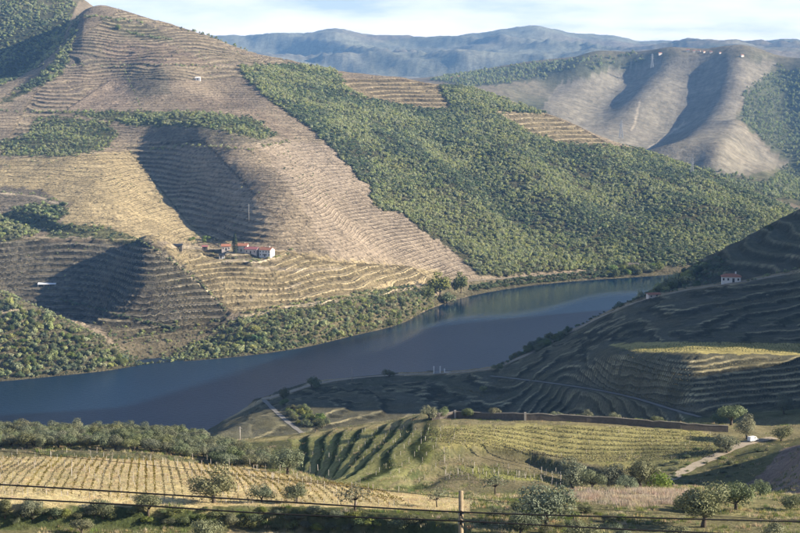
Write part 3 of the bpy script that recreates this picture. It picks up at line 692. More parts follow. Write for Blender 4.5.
# ------------------------------------------------------------------ builders for things
def tag(o, label=None, cat=None, group=None, kind=None):
    if label: o['label'] = label
    if cat: o['category'] = cat
    if group: o['group'] = group
    if kind: o['kind'] = kind
    return o
def empty(name, loc, rz=0.0, scale=None):
    o = bpy.data.objects.new(name, None); COL.objects.link(o)
    o.location = loc; o.rotation_euler = (0, 0, rz); o.empty_display_size = 0.5
    if scale is not None: o.scale = scale
    return o
def link(name, me, parent=None, loc=(0, 0, 0), rot=(0, 0, 0), scale=(1, 1, 1)):
    o = bpy.data.objects.new(name, me); COL.objects.link(o)
    o.parent = parent; o.location = loc; o.rotation_euler = rot; o.scale = scale
    return o
class MB:
    """collects simple solids into one mesh"""
    def __init__(self): self.v, self.f = [], []
    def add(self, vs, fs):
        k = len(self.v); self.v += [tuple(p) for p in vs]; self.f += [tuple(i + k for i in f) for f in fs]; return self
    def box(self, x0, x1, y0, y1, z0, z1):
        return self.add([(x, y, z) for x in (x0, x1) for y in (y0, y1) for z in (z0, z1)],
                        [(0,1,3,2),(4,6,7,5),(0,4,5,1),(2,3,7,6),(0,2,6,4),(1,5,7,3)])
    def tube(self, pts, radii, seg=6, cap=True):
        pts = [Vector(p) for p in pts]; rings = []
        for i, p in enumerate(pts):
            d = (pts[min(i+1, len(pts)-1)] - pts[max(i-1, 0)]).normalized()
            a = d.cross(Vector((0.31, 0.95, 0.05)) if abs(d.z) > 0.5 else Vector((0, 0, 1))).normalized(); b2 = d.cross(a)
            r = radii[i] if hasattr(radii, '__len__') else radii
            rings.append([p + (a * math.cos(t * 2 * math.pi / seg) + b2 * math.sin(t * 2 * math.pi / seg)) * r for t in range(seg)])
        vs = [q for r in rings for q in r]; fs = []
        for i in range(len(rings) - 1):
            for t in range(seg):
                fs.append((i*seg+t, i*seg+(t+1) % seg, (i+1)*seg+(t+1) % seg, (i+1)*seg+t))
        if cap: fs.append(tuple(range(seg-1, -1, -1))); fs.append(tuple((len(rings)-1)*seg + t for t in range(seg)))
        return self.add(vs, fs)
    def mesh(self, name, mat, smooth=False):
        me = bpy.data.meshes.new(name); me.from_pydata(self.v, [], self.f); me.materials.append(mat)
        if smooth: me.polygons.foreach_set('use_smooth', [True] * len(me.polygons))
        me.update(); return me
    def build(self, name, mat, parent=None, smooth=False, **k):
        return link(name, self.mesh(name, mat, smooth), parent, **k)
def simple(name, col, rough=0.9, var=0.35, scale=2.0, bump=0.0, use_random=0.0, spec=0.1, trans=0.0, hue=0.07):
    m, n, l, b = nt(name)
    tcn = n.new('ShaderNodeTexCoord')
    nf = noise(n, l, tcn.outputs['Object'], scale, 4, 0.6)
    f = math_node(n, l, 'MULTIPLY_ADD', nf, 2 * var, 1 - var)
    rgb = n.new('ShaderNodeRGB'); rgb.outputs[0].default_value = (*col, 1)
    src = rgb.outputs[0]
    if use_random:
        oi = n.new('ShaderNodeObjectInfo')
        hs = n.new('ShaderNodeHueSaturation'); l.new(src, hs.inputs['Color'])
        l.new(math_node(n, l, 'MULTIPLY_ADD', oi.outputs['Random'], hue, 0.5 - hue / 2), hs.inputs['Hue'])
        r2 = math_node(n, l, 'FRACT', math_node(n, l, 'MULTIPLY', oi.outputs['Random'], 37.7))
        l.new(math_node(n, l, 'MULTIPLY_ADD', r2, 2 * use_random, 1 - use_random), hs.inputs['Value'])
        r3 = math_node(n, l, 'FRACT', math_node(n, l, 'MULTIPLY', oi.outputs['Random'], 91.3))
        l.new(math_node(n, l, 'MULTIPLY_ADD', r3, 0.5, 0.7), hs.inputs['Saturation'])
        src = hs.outputs[0]
    l.new(scale_colour(n, l, src, f), b.inputs['Base Color'])
    b.inputs['Roughness'].default_value = rough; b.inputs['Specular IOR Level'].default_value = spec
    if bump:
        bp = n.new('ShaderNodeBump'); bp.inputs['Strength'].default_value = bump; bp.inputs['Distance'].default_value = 0.05
        l.new(nf, bp.inputs['Height']); l.new(bp.outputs[0], b.inputs['Normal'])
    if trans:
        o_ = n['Material Output']; tr = n.new('ShaderNodeBsdfTranslucent'); l.new(b.inputs['Base Color'].links[0].from_socket, tr.inputs['Color'])
        ms = n.new('ShaderNodeMixShader'); ms.inputs[0].default_value = trans
        l.new(b.outputs[0], ms.inputs[1]); l.new(tr.outputs[0], ms.inputs[2]); l.new(ms.outputs[0], o_.inputs['Surface'])
    return m
M_OLIVE = simple('olive_leaves', (0.17, 0.185, 0.095), 0.7, 0.4, 1.2, use_random=0.22, spec=0.3, trans=0.22)
M_BROAD = simple('broad_leaves', (0.135, 0.16, 0.055), 0.7, 0.4, 0.5, use_random=0.35, spec=0.2, trans=0.15)
M_WOOD = simple('wood_leaves', (0.28, 0.315, 0.14), 0.75, 0.4, 0.5, use_random=0.38, spec=0.15, trans=0.15, hue=0.035)
M_BRIGHT = simple('fresh_leaves', (0.19, 0.24, 0.055), 0.7, 0.3, 1.0, use_random=0.15, spec=0.2, trans=0.35)
M_DARKLEAF = simple('cypress_leaves', (0.030, 0.042, 0.022), 0.8, 0.3, 1.0, spec=0.1)
M_BARK = simple('bark', (0.10, 0.08, 0.06), 0.95, 0.4, 3.0, bump=0.5)
M_VINE = simple('vine_shoots', (0.17, 0.14, 0.055), 0.8, 0.45, 0.9, use_random=0.15, trans=0.2, hue=0.012)
M_VINE_GREEN = simple('vine_leaves', (0.13, 0.14, 0.045), 0.8, 0.45, 0.9, use_random=0.2, trans=0.2)
M_VINE_PALE = simple('vine_canes', (0.19, 0.165, 0.09), 0.9, 0.4, 0.9, use_random=0.2, hue=0.012)
M_VINE_DARK = simple('vine_wood', (0.085, 0.075, 0.045), 0.9, 0.4, 0.9, use_random=0.2)
M_POST = simple('weathered_post', (0.42, 0.38, 0.33), 0.9, 0.25, 3.0)
M_STONE = simple('schist_wall', (0.135, 0.115, 0.095), 0.95, 0.5, 1.4, bump=0.8)
M_WHITE = simple('lime_render', (0.74, 0.72, 0.68), 0.9, 0.08, 1.0)
M_CREAM = simple('cream_render', (0.70, 0.63, 0.52), 0.9, 0.12, 1.0)
M_PINK = simple('pink_render', (0.62, 0.54, 0.48), 0.9, 0.12, 1.0)
M_ROOF = simple('clay_tiles', (0.36, 0.16, 0.10), 0.9, 0.45, 2.0, bump=0.4)
M_ROOF2 = simple('red_tiles', (0.33, 0.13, 0.13), 0.9, 0.35, 2.0, bump=0.4)
M_GLASS = simple('dark_opening', (0.03, 0.032, 0.036), 0.3, 0.1, 1.0, spec=0.5)
M_METAL = simple('dull_steel', (0.36, 0.37, 0.38), 0.6, 0.15, 1.0, spec=0.4)
M_CABLE = simple('black_cable', (0.012, 0.012, 0.013), 0.7, 0.1, 1.0)
M_POLE = simple('pole_wood', (0.30, 0.235, 0.15), 0.9, 0.4, 4.0, bump=0.4)
M_ROAD = simple('beaten_track', (0.34, 0.285, 0.21), 0.95, 0.3, 0.6, bump=0.3)
M_ROAD_SHADED = simple('shaded_track', (0.20, 0.19, 0.17), 0.95, 0.25, 0.6, bump=0.3)  # darker track colour with shade put in, for roads on shaded ground
M_PAINT = simple('white_paint', (0.80, 0.80, 0.78), 0.35, 0.04, 1.0, spec=0.5)
M_RUBBER = simple('tyre_rubber', (0.02, 0.02, 0.02), 0.85, 0.2, 5.0)
M_DRYGRASS = simple('dry_grass_blades', (0.52, 0.42, 0.24), 0.9, 0.3, 0.6, use_random=0.2, trans=0.3)
M_GRASS = simple('grass_blades', (0.16, 0.195, 0.055), 0.9, 0.35, 0.6, use_random=0.3, trans=0.3)
M_PINKGRASS = simple('pale_reed_blades', (0.46, 0.37, 0.27), 0.9, 0.2, 0.6, use_random=0.15, trans=0.3)

M_WOOD2 = simple('pale_scrub_leaves', (0.335, 0.355, 0.15), 0.75, 0.4, 0.5, use_random=0.3, spec=0.15, trans=0.15, hue=0.035)
M_WOOD3 = simple('dark_scrub_leaves', (0.12, 0.155, 0.08), 0.75, 0.4, 0.5, use_random=0.3, spec=0.15, trans=0.1)
def leaf_mesh(name, centres, normals, size, aspect, mat, rng):
    """many small leaf-sprig faces (two crossed triangles' worth of quad each)"""
    n = len(centres)
    nv = normals / (np.linalg.norm(normals, axis=1, keepdims=True) + 1e-9)
    ref = rng.normal(size=(n, 3)); a = np.cross(nv, ref); a /= np.linalg.norm(a, axis=1, keepdims=True) + 1e-9
    b2 = np.cross(nv, a)
    s = size * rng.uniform(0.6, 1.35, (n, 1))
    bend = nv * s * rng.uniform(-0.25, 0.25, (n, 1))
    co = np.stack([centres - a*s, centres - b2*s*aspect + bend, centres + a*s, centres + b2*s*aspect + bend], 1).reshape(-1, 3)
    me = bpy.data.meshes.new(name)
    me.vertices.add(4*n); me.vertices.foreach_set('co', co.astype(np.float32).ravel())
    me.loops.add(4*n); me.loops.foreach_set('vertex_index', np.arange(4*n, dtype=np.int32))
    me.polygons.add(n); me.polygons.foreach_set('loop_start', np.arange(0, 4*n, 4, dtype=np.int32))
    me.update(calc_edges=True); me.materials.append(mat)
    return me
def crown_points(rng, lobes, leaves, rad, flat=0.75, spread=0.62, lobe=0.5):
    """leaf positions on the shells of several overlapping lobes; unit crown, base near z=0"""
    C = rng.normal(size=(lobes, 3)); C /= np.linalg.norm(C, axis=1, keepdims=True); C *= rng.uniform(0.35, 1.0, (lobes, 1)) * spread
    C[:, 2] = np.abs(C[:, 2]) * flat * 1.1 - 0.08
    R = rng.uniform(0.65, 1.25, lobes) * lobe
    pick = rng.choice(lobes, leaves, p=R**2 / (R**2).sum())
    d = rng.normal(size=(leaves, 3)); d /= np.linalg.norm(d, axis=1, keepdims=True)
    r = R[pick][:, None] * rng.uniform(0.62, 1.06, (leaves, 1))
    pts = C[pick] + d * r * np.array([1, 1, 0.85])
    nrm = d + rng.normal(size=(leaves, 3)) * 0.34
    pts[:, 2] -= pts[:, 2].min()
    return pts * rad, nrm, C * rad, R * rad
def tree_meshes(name, seed, mat, leaves=900, lobes=9, leaf=0.085, trunk_h=0.45, flat=0.8, spread=0.62, lobe=0.5, trunk_r=0.075, aspect=0.55, limbs=6):
    """crown and trunk of a tree with crown radius about 1"""
    rng = np.random.default_rng(seed)
    pts, nrm, C, R = crown_points(rng, lobes, leaves, 1.0, flat, spread, lobe)
    pts[:, 2] += trunk_h
    crown = leaf_mesh(name + '_crown', pts, nrm, leaf, aspect, mat, rng)
    mb = MB()
    lean = rng.uniform(-0.08, 0.08, 2)
    top = Vector((lean[0], lean[1], trunk_h + 0.12))
    mb.tube([(0, 0, -0.12), (lean[0]*0.3, lean[1]*0.3, trunk_h*0.5), top], [trunk_r*1.35, trunk_r, trunk_r*0.8], 7)
    for k in range(min(limbs, lobes)):
        e = Vector(C[k]) + Vector((0, 0, trunk_h + 0.32)); mid = (top + e) * 0.5 + Vector(rng.uniform(-0.06, 0.06, 3))
        mb.tube([top - Vector((0, 0, 0.08)), mid, e], [trunk_r*0.6, trunk_r*0.38, trunk_r*0.15], 5)
    return crown, mb.mesh(name + '_trunk', M_BARK, True)
OLIVES = [tree_meshes('olive', 100 + k, M_OLIVE, 3600, 11 + 2 * (k % 3), 0.04, 0.20 + 0.06 * (k % 2), 0.8, 0.74, 0.36, 0.07) for k in range(6)]
AIRY = [tree_meshes('airy', 140 + k, M_OLIVE, 420, 8, 0.055, 0.5, 0.7, 0.7, 0.40, 0.05, limbs=8) for k in range(2)]
BUSHES = [tree_meshes('bush', 160 + k, M_BROAD, 1400, 9 + k % 3, 0.062, 0.06, 0.85, 0.70, 0.40, 0.06) for k in range(4)]
WOODS = [tree_meshes('wood', 180 + k, (M_WOOD, M_WOOD2, M_WOOD, M_WOOD3, M_WOOD, M_WOOD2)[k], 560, 6 + 2 * (k % 3), 0.10, 0.14 + 0.1 * (k % 2), (0.7, 0.9, 1.3)[k % 3], 0.78, 0.40, 0.06) for k in range(6)]
FRESH = [tree_meshes('fresh', 200 + k, M_BRIGHT, 700, 7, 0.09, 0.12, 0.85, 0.55, 0.50, 0.05) for k in range(2)]
TALL = [tree_meshes('tall', 220 + k, M_BROAD, 1300, 13, 0.10, 0.35, 1.6, 0.72, 0.52, 0.08) for k in range(2)]
def plant(name, meshes, p, width, label, cat, group=None, tall=1.0, rz=None, sink=0.0):
    """a tree or bush: an Empty at its foot with trunk and crown"""
    r = width / 2 / 0.80
    o = empty(name, (p.x, p.y, p.z - sink), random.uniform(0, 6.28) if rz is None else rz, (r, r, r * tall))
    tag(o, label, cat, group)
    link('trunk', meshes[1], o); link('crown', meshes[0], o)
    return o
def mpp(p): return p.y / FPX       # metres per photo pixel at a point

# --- scattered cover (nobody could count it), instanced leaf crowns
def scatter(name, pts, scl, source_mesh, label, cat='trees', zs=1.0):
    me = bpy.data.meshes.new(name)
    me.vertices.add(len(pts)); me.vertices.foreach_set('co', np.asarray(pts, np.float32).ravel())
    a = me.attributes.new('scl', 'FLOAT', 'POINT'); a.data.foreach_set('value', np.asarray(scl, np.float32))
    a = me.attributes.new('rot', 'FLOAT', 'POINT'); a.data.foreach_set('value', RNG.uniform(0, 6.28, len(pts)).astype(np.float32))
    o = bpy.data.objects.new(name, me); COL.objects.link(o); tag(o, label, cat, kind='stuff')
    src = bpy.data.objects.new(name + '_source', source_mesh)     # not linked to the scene
    ng = bpy.data.node_groups.new(name, 'GeometryNodeTree')
    ng.interface.new_socket('Geometry', in_out='INPUT', socket_type='NodeSocketGeometry')
    ng.interface.new_socket('Geometry', in_out='OUTPUT', socket_type='NodeSocketGeometry')
    N, L = ng.nodes, ng.links
    gi, go = N.new('NodeGroupInput'), N.new('NodeGroupOutput')
    m2p = N.new('GeometryNodeMeshToPoints'); iop = N.new('GeometryNodeInstanceOnPoints'); oi = N.new('GeometryNodeObjectInfo')
    oi.inputs['Object'].default_value = src; oi.inputs['As Instance'].default_value = True
    sa = N.new('GeometryNodeInputNamedAttribute'); sa.data_type = 'FLOAT'; sa.inputs['Name'].default_value = 'scl'
    ra = N.new('GeometryNodeInputNamedAttribute'); ra.data_type = 'FLOAT'; ra.inputs['Name'].default_value = 'rot'
    cv = N.new('ShaderNodeCombineXYZ'); L.new(ra.outputs['Attribute'], cv.inputs['Z'])
    cs = N.new('ShaderNodeCombineXYZ'); 
    L.new(sa.outputs['Attribute'], cs.inputs['X']); L.new(sa.outputs['Attribute'], cs.inputs['Y'])
    zm = N.new('ShaderNodeMath'); zm.operation = 'MULTIPLY'; zm.inputs[1].default_value = zs; L.new(sa.outputs['Attribute'], zm.inputs[0]); L.new(zm.outputs[0], cs.inputs['Z'])
    L.new(gi.outputs[0], m2p.inputs['Mesh']); L.new(m2p.outputs[0], iop.inputs['Points']); L.new(oi.outputs['Geometry'], iop.inputs['Instance'])
    L.new(cv.outputs[0], iop.inputs['Rotation']); L.new(cs.outputs[0], iop.inputs['Scale']); L.new(iop.outputs[0], go.inputs[0])
    md = o.modifiers.new('scatter', 'NODES'); md.node_group = ng
    return o
CELL = np.zeros_like(H)
CELL[:-1, :-1] = (XX[:-1, 1:] - XX[:-1, :-1]) * (YY[1:, :-1] - YY[:-1, :-1])
def pick_points(mask, per_m2, rows, dens=None):
    """random ground points inside a mask over grid rows"""
    i, j = rows
    ex = CELL[i:j] * per_m2 * mask
    if dens is not None: ex = ex * dens
    n = RNG.poisson(np.clip(ex, 0, 5))
    r, cidx = np.nonzero(n)
    rep = n[r, cidx]; r = np.repeat(r, rep); cidx = np.repeat(cidx, rep)
    y = YS[i + r] + RNG.uniform(0, 1, len(r)) * (YS[np.minimum(i + r + 1, NY-1)] - YS[i + r])
    u = US[cidx] + RNG.uniform(0, 1, len(r)) * (US[np.minimum(cidx + 1, NU-1)] - US[cidx])
    t = (y - YS[i + r]) / (YS[np.minimum(i + r + 1, NY-1)] - YS[i + r])
    z = H[i + r, cidx] * (1-t) + H[np.minimum(i + r + 1, NY-1), cidx] * t
    return np.stack([u * y, y, z], -1)
pxf, pyf = px_all[fr_[0]:fr_[1]], py_all[fr_[0]:fr_[1]]
jx, jy = pxf + 5 * n_mid[fr_[0]:fr_[1]], pyf + 3 * n_fine[fr_[0]:fr_[1]]
clump = np.clip(0.95 + 1.1 * fbm(XX[fr_[0]:fr_[1]], Yf, 26, 3, 120), 0.05, 1.6)
def wood_stuff(name, poly, y0, y1, per_m2, smin, smax, label, sources=WOODS, dens=None):
    msk = farm & in_poly(jx, jy, poly) & (Yf > y0) & (Yf < y1)
    pts = pick_points(msk, per_m2, fr_, clump if dens is None else dens)
    s = RNG.uniform(0, 1, len(pts)) ** 2.2 * (smax - smin) + smin
    pts[:, 2] -= s * 0.12
    k = RNG.integers(0, len(sources), len(pts))
    if sources is WOODS and len(pts):
        tone = fbm(pts[:, 0], pts[:, 1], 55, 3, 141) + RNG.normal(0, 0.22, len(pts))
        k = np.where(tone < -0.12, RNG.choice([3, 0, 3], len(pts)), np.where(tone > 0.14, RNG.choice([1, 5, 2], len(pts)), RNG.choice([0, 2, 4], len(pts))))
    for q in range(len(sources)):
        if (k == q).any(): scatter(name, pts[k == q], s[k == q], sources[q][0], label)
    return len(pts)
nf_ = wood_stuff('hillside_wood', FOREST, 1400, 2500, 0.27, 0.8, 3.3, 'dense olive green scrub wood over the long right hand spur')
wood_stuff('hilltop_wood', TOPWOOD, 1900, 2650, 0.06, 1.8, 3.6, 'dark shaded wood in the hollow at the top left')
wood_stuff('ridge_wood', RIDGEWOOD, 1950, 2500, 0.07, 1.6, 3.4, 'line of trees up the bright rib at top left')
wood_stuff('orchard_scrub', BELT1, 1500, 2000, 0.08, 1.0, 2.4, 'green scrub plot across the bare slope at left')
wood_stuff('hedge_belt', BELT2, 1600, 2000, 0.09, 1.1, 2.8, 'long green belt of trees across the terraced hill')
wood_stuff('shaded_copse', LEFTWOOD, 1280, 1600, 0.09, 1.4, 3.2, 'dark copse at the left edge above the shaded terraces')
wood_stuff('terrace_hedge', HEDGE1, 1280, 1480, 0.040, 1.0, 2.2, 'hedge along the top of the shaded terraces')
wood_stuff('knoll_scrub', KNOLL, 1060, 1182, 0.20, 0.6, 1.8, 'low scrub between the trees of the wooded knoll')
wood_stuff('bank_scrub', STRIP, 1100, 1440, 0.26, 0.6, 1.9, 'low scrub along the far river bank')
LONE = [(0,160),(120,112),(60,60),(110,8),(240,46),(330,70),(245,78),(330,146),(400,212),(480,276),(440,300),(240,318),(140,340),(0,290)]
wood_stuff('foot_scrub', FOOT, 1150, 1300, 0.05, 0.6, 2.2, 'brown and green scrub at the foot of the shaded terraces by the water')
wood_stuff('lone_shrubs', LONE, 1150, 2400, 0.008, 0.35, 1.3, 'scattered small shrubs dotting the dry terraced slopes', dens=np.clip(0.3 + 2.5 * fbm(XX[fr_[0]:fr_[1]], Yf, 90, 3, 130), 0.02, 3))
msk = farm & in_poly(jx, jy, LONE) & (RISER[fr_[0]:fr_[1]] > 0.4)
pts = pick_points(msk, 0.012, fr_, np.clip(0.2 + 2.0 * fbm(XX[fr_[0]:fr_[1]], Yf, 60, 3, 131), 0, 2))
scatter('terrace_edge_shrubs', pts, RNG.uniform(0.35, 1.0, len(pts)), WOODS[1][0], 'small shrubs along the terrace edges of the far hill', 'shrubs')
# woods of the distant hills
i, j = band(2420, 4700)
def dist_wood(name, polys, per_m2, smin, smax, label, amount=None):
    m_ = np.zeros((j - i, NU), bool)
    for pl in polys: m_ |= in_poly(px_all[i:j] + 3 * n_big[i:j], py_all[i:j] + 1.5 * n_mid[i:j], pl)
    pts = pick_points(m_ & far[i:j], per_m2, (i, j), amount)
    scatter(name, pts, RNG.uniform(smin, smax, len(pts)), WOODS[2][0], label)
dist_wood('distant_wood', [[(742,95),(770,72),(830,70),(830,205),(795,200),(760,185),(790,165),(772,150),(742,122)], [(640,175),(680,165),(740,178),(800,195),(830,215),(760,195)]], 0.010, 2.5, 5.0, 'blue green wood on the far right hills')
dist_wood('distant_belt', [[(430,80),(470,73),(530,64),(640,55),(648,62),(600,70),(540,80),(470,88)]], 0.006, 3.0, 6.0, 'dark wooded crest beyond the spur')
# dark wood of the shaded right bank
SHADEWOOD = [(612,318),(640,299),(668,282),(700,264),(720,256),(735,272),(700,286),(660,292),(630,305)]
pxn, pyn = px_all[nr_[0]:nr_[1]], py_all[nr_[0]:nr_[1]]
msk = nearm & in_poly(pxn + 5 * n_mid[nr_[0]:nr_[1]], pyn, SHADEWOOD) & (Yn > 870)
pts = pick_points(msk, 0.05, nr_)
scatter('shaded_bank_scrub', pts, RNG.uniform(1.0, 2.2, len(pts)), WOODS[3][0], 'dark scrub on the shaded right bank behind the white house', 'scrub')

# rows of shrubs along field edges and walls of the far slope
def hedge_line(pts, y0, y1, gap, smin, smax, label):
    out, sc = [], []
    for (a, b), (c_, d) in zip(pts[:-1], pts[1:]):
        L_ = math.hypot(c_ - a, d - b); k = max(1, int(L_ / gap))
        for q in range(k):
            if random.random() < 0.25: continue
            t = (q + random.random()) / k
            p = at(a + (c_ - a) * t, b + (d - b) * t + random.gauss(0, 0.7), y0, y1); s = random.uniform(smin, smax) * 1.3
            out.append((p.x, p.y, p.z - 0.15 * s)); sc.append(s)
    scatter('field_hedge', out, sc, random.choice(WOODS)[0], label, 'hedge')
for pts, y0, y1, gap, s0, s1, lab in (
    ([(0,111),(60,113),(120,112)], 1600, 2100, 2.2, 1.0, 2.2, 'shrub line above the green scrub plot'),
    ([(85,17),(110,19),(145,23)], 1900, 2400, 1.8, 1.5, 3.0, 'shrub cluster just under the left hilltop'),
    ([(125,33),(150,37),(172,40)], 1900, 2400, 1.6, 1.5, 2.8, 'upper shrub row across the hilltop fields'),
    ([(65,64),(110,67),(160,65),(215,68)], 1800, 2400, 3.0, 0.8, 1.9, 'broken shrub line across the upper fields'),
    ([(124,70),(134,92),(142,110)], 1700, 2300, 3.0, 0.8, 1.6, 'shrub line running down between two upper plots'),
    ([(180,28),(210,36),(228,42),(248,50)], 2000, 2400, 2.5, 1.2, 2.6, 'trees along the left hill skyline'),
    ([(150,150),(200,146),(250,150),(290,142)], 1500, 1900, 2.5, 0.8, 2.0, 'shrub line at the top of the shaded gully'),
    ([(140,241),(165,256),(200,283),(226,311)], 1200, 1420, 2.0, 0.7, 1.7, 'shrubs down the edge of the shaded terraces'),
    ([(225,258),(250,262),(285,256),(292,250)], 1280, 1420, 2.5, 0.7, 1.8, 'garden shrubs below the farmhouses'),
    ([(240,315),(300,303),(345,297),(390,290)], 1200, 1480, 2.0, 0.8, 2.0, 'shrubs along the lower farm track'),
    ([(0,193),(36,195),(64,204)], 1350, 1600, 2.5, 0.7, 1.6, 'shrubs along the track above the left copse'),
    ([(60,300),(100,310),(140,322),(180,330)], 1190, 1320, 2.2, 0.8, 1.8, 'shrubs scattered down the foot of the shaded terraces'),
    ([(470,291),(520,284),(580,278),(640,274),(640,271),(580,274),(520,280),(470,288)], 1470, 1700, 0.9, 0.9, 2.4, 'shrubs between the river road and the water'),
    ([(370,196),(380,205),(385,212)], 1450, 1800, 1.2, 1.5, 3.0, 'outlying clump of trees left of the wooded spur')):
    hedge_line(pts, y0, y1, gap, s0, s1, lab)
hedge_line([(500,366),(530,350),(560,335),(600,315),(640,298),(690,287),(715,284)], 800, 900, 3.0, 0.5, 1.2, 'dry bushes along the ridge road')
hedge_line([(745,282),(770,275),(800,269)], 800, 900, 3.0, 0.5, 1.2, 'dry bushes along the ridge road beyond the cottage')
# ------------------------------------------------------------------ trees one can tell apart
def O(k): return OLIVES[k % len(OLIVES)]
# foreground and middle-ground trees: (px, py of the foot, width px, height factor, meshes, name, label, first distance looked at)
LONE_TREES = [
 (288,474,34,1.0,O(0),'olive_tree','large rounded olive tree at the right end of the olive band, above the dark gully',280),
 (214,503,46,0.85,O(1),'olive_tree','wide spreading olive tree at the lower right edge of the dry vineyard',225),
 (33,517,25,1.0,O(2),'olive_tree','second olive from the left edge along the bottom bank',215),
 (5,517,22,1.0,O(3),'olive_tree','olive tree cut by the left picture edge on the bottom bank',215),
 (103,517,26,0.9,O(4),'olive_tree','third olive from the left along the bottom bank',215),
 (148,515,30,0.9,O(5),'olive_tree','fourth olive from the left along the bottom bank, behind the cables',215),
 (262,503,23,1.0,O(2),'olive_tree','small dark olive between the wide spreading olive and the dry field corner',225),
 (297,503,26,0.9,O(3),'olive_tree','small olive at the right corner of the dry vineyard, just above the cables',225),
 (213,538,34,1.0,O(4),'olive_tree','pale silvery olive cut by the bottom edge under the wide spreading olive',200),
 (82,534,26,0.7,O(5),'olive_tree','pale low olive bush cut by the bottom edge at left',200),
 (355,511,34,0.9,AIRY[0],'almond_tree','thin see-through tree left of the wooden pole',225),
 (437,507,22,0.9,AIRY[1],'almond_tree','small bare-looking tree just left of the wooden pole',225),
 (495,495,26,0.9,AIRY[0],'almond_tree','thin pale tree right of the wooden pole on the vineyard edge',300),
 (547,534,60,0.95,O(0),'olive_tree','big leafy olive at the bottom, right of the wooden pole',225),
 (578,540,38,0.8,O(2),'olive_tree','darker low olive cut by the bottom edge beside the big leafy one',225),
 (612,540,28,0.7,O(1),'olive_tree','small dark olive cut by the bottom edge left of the pale grass',225),
 (573,498,43,0.85,O(3),'olive_tree','left of the three olives below the mid vineyard',300),
 (608,500,32,1.05,O(4),'olive_tree','middle of the three olives below the mid vineyard',300),
 (641,501,38,1.05,O(5),'olive_tree','right of the three olives below the mid vineyard, beside the bright bush',300),
 (661,504,24,0.95,FRESH[0],'leafy_bush','bright yellow green bush beside the olives',295),
 (703,527,56,0.9,O(1),'olive_tree','round grey green olive standing alone at the lower right',225),
 (736,513,40,0.9,O(0),'olive_tree','darker olive behind the round one at the lower right',240),
 (684,516,22,0.9,O(4),'olive_tree','small olive tucked left of the round one at the lower right',240),
 (727,453,28,0.85,O(2),'olive_tree','broad olive at the end of the mid vineyard rows, left of the parked van',400),
 (747,439,24,1.15,O(3),'olive_tree','upright olive over the parked white van',405),
 (781,441,22,0.9,O(4),'olive_tree','olive by the track right of the parked van',405),
 (731,425,30,0.8,O(5),'olive_tree','low spreading olive on the bright strip above the parked van',440),
 (719,424,18,0.8,O(0),'olive_tree','small round olive on the bright strip at its left end',440),
 (784,414,20,1.1,O(1),'olive_tree','upright olive at the right edge against the dark slope',440),
 (429,419,19,0.8,O(2),'olive_tree','first and widest olive behind the stone wall, at its left end',449),
 (444,418,14,0.9,O(3),'olive_tree','second olive from the left behind the stone wall',449),
 (468,418,15,0.9,O(4),'olive_tree','third olive from the left behind the stone wall',449),
 (494,418,15,0.85,O(5),'olive_tree','fourth olive from the left behind the stone wall',449),
 (556,419,12,0.85,O(0),'olive_tree','fifth olive from the left behind the stone wall',447),
 (587,420,12,0.9,O(1),'olive_tree','sixth olive from the left behind the stone wall',446),
 (615,421,12,0.9,O(2),'olive_tree','seventh olive from the left behind the stone wall',446),
 (655,424,16,0.6,O(3),'olive_tree','low olive behind the right part of the stone wall',446),
 (312,388,17,0.85,BUSHES[0],'round_bush','big round bush on the near bank crest above the river',760),
 (284,400,12,1.4,BUSHES[1],'round_bush','tall dark bush at the bend of the pale bank road',740),
 (389,377,12,0.85,BUSHES[2],'round_bush','single round bush on the crest, mid picture against the river',780),
 (483,392,9,1.0,FRESH[1],'leafy_bush','small bright green tree alone on the dark terraced slope',700),
 (497,370,11,0.9,BUSHES[3],'round_bush','pale bush where the ridge road forks',780),
 (769,231,7,1.2,BUSHES[0],'round_bush','lone dark tree on the shaded ridge at the right edge',1000),
 (118,30,7,1.1,BUSHES[1],'round_bush','single tree on the top of the left hill near the skyline',2000),
]
LONE_TREES += [
 (520,536,34,0.8,O(3),'olive_tree','dark olive at the bottom edge just right of the wooden pole',215),
 (592,506,28,0.8,O(1),'olive_tree','low olive between the left and middle olives below the mid vineyard',290),
 (626,512,24,0.7,O(2),'olive_tree','small low olive in front of the pale grass',270),
 (670,540,30,0.7,O(5),'olive_tree','low olive cut by the bottom edge left of the round one',215),
 (765,538,34,0.8,O(3),'olive_tree','grey olive cut by the bottom edge near the right corner',215),
 (790,512,26,0.8,O(4),'olive_tree','olive at the right picture edge above the bottom corner',240),
 (760,503,22,0.8,O(2),'olive_tree','small olive below the stony slope at the right',260),
]
for px, py, w, tall, ms, nm, lab, y0 in LONE_TREES:
    p = at(px, min(py, 536), y0, 2600)
    if py > 536: p = at(px, 536, y0 - 40, 400); p.y -= 6; p.z = height(p.x, p.y)
    plant(nm, ms, p, w * mpp(p) * 1.08, lab, 'tree' if 'tree' in nm else 'bush', None, tall)
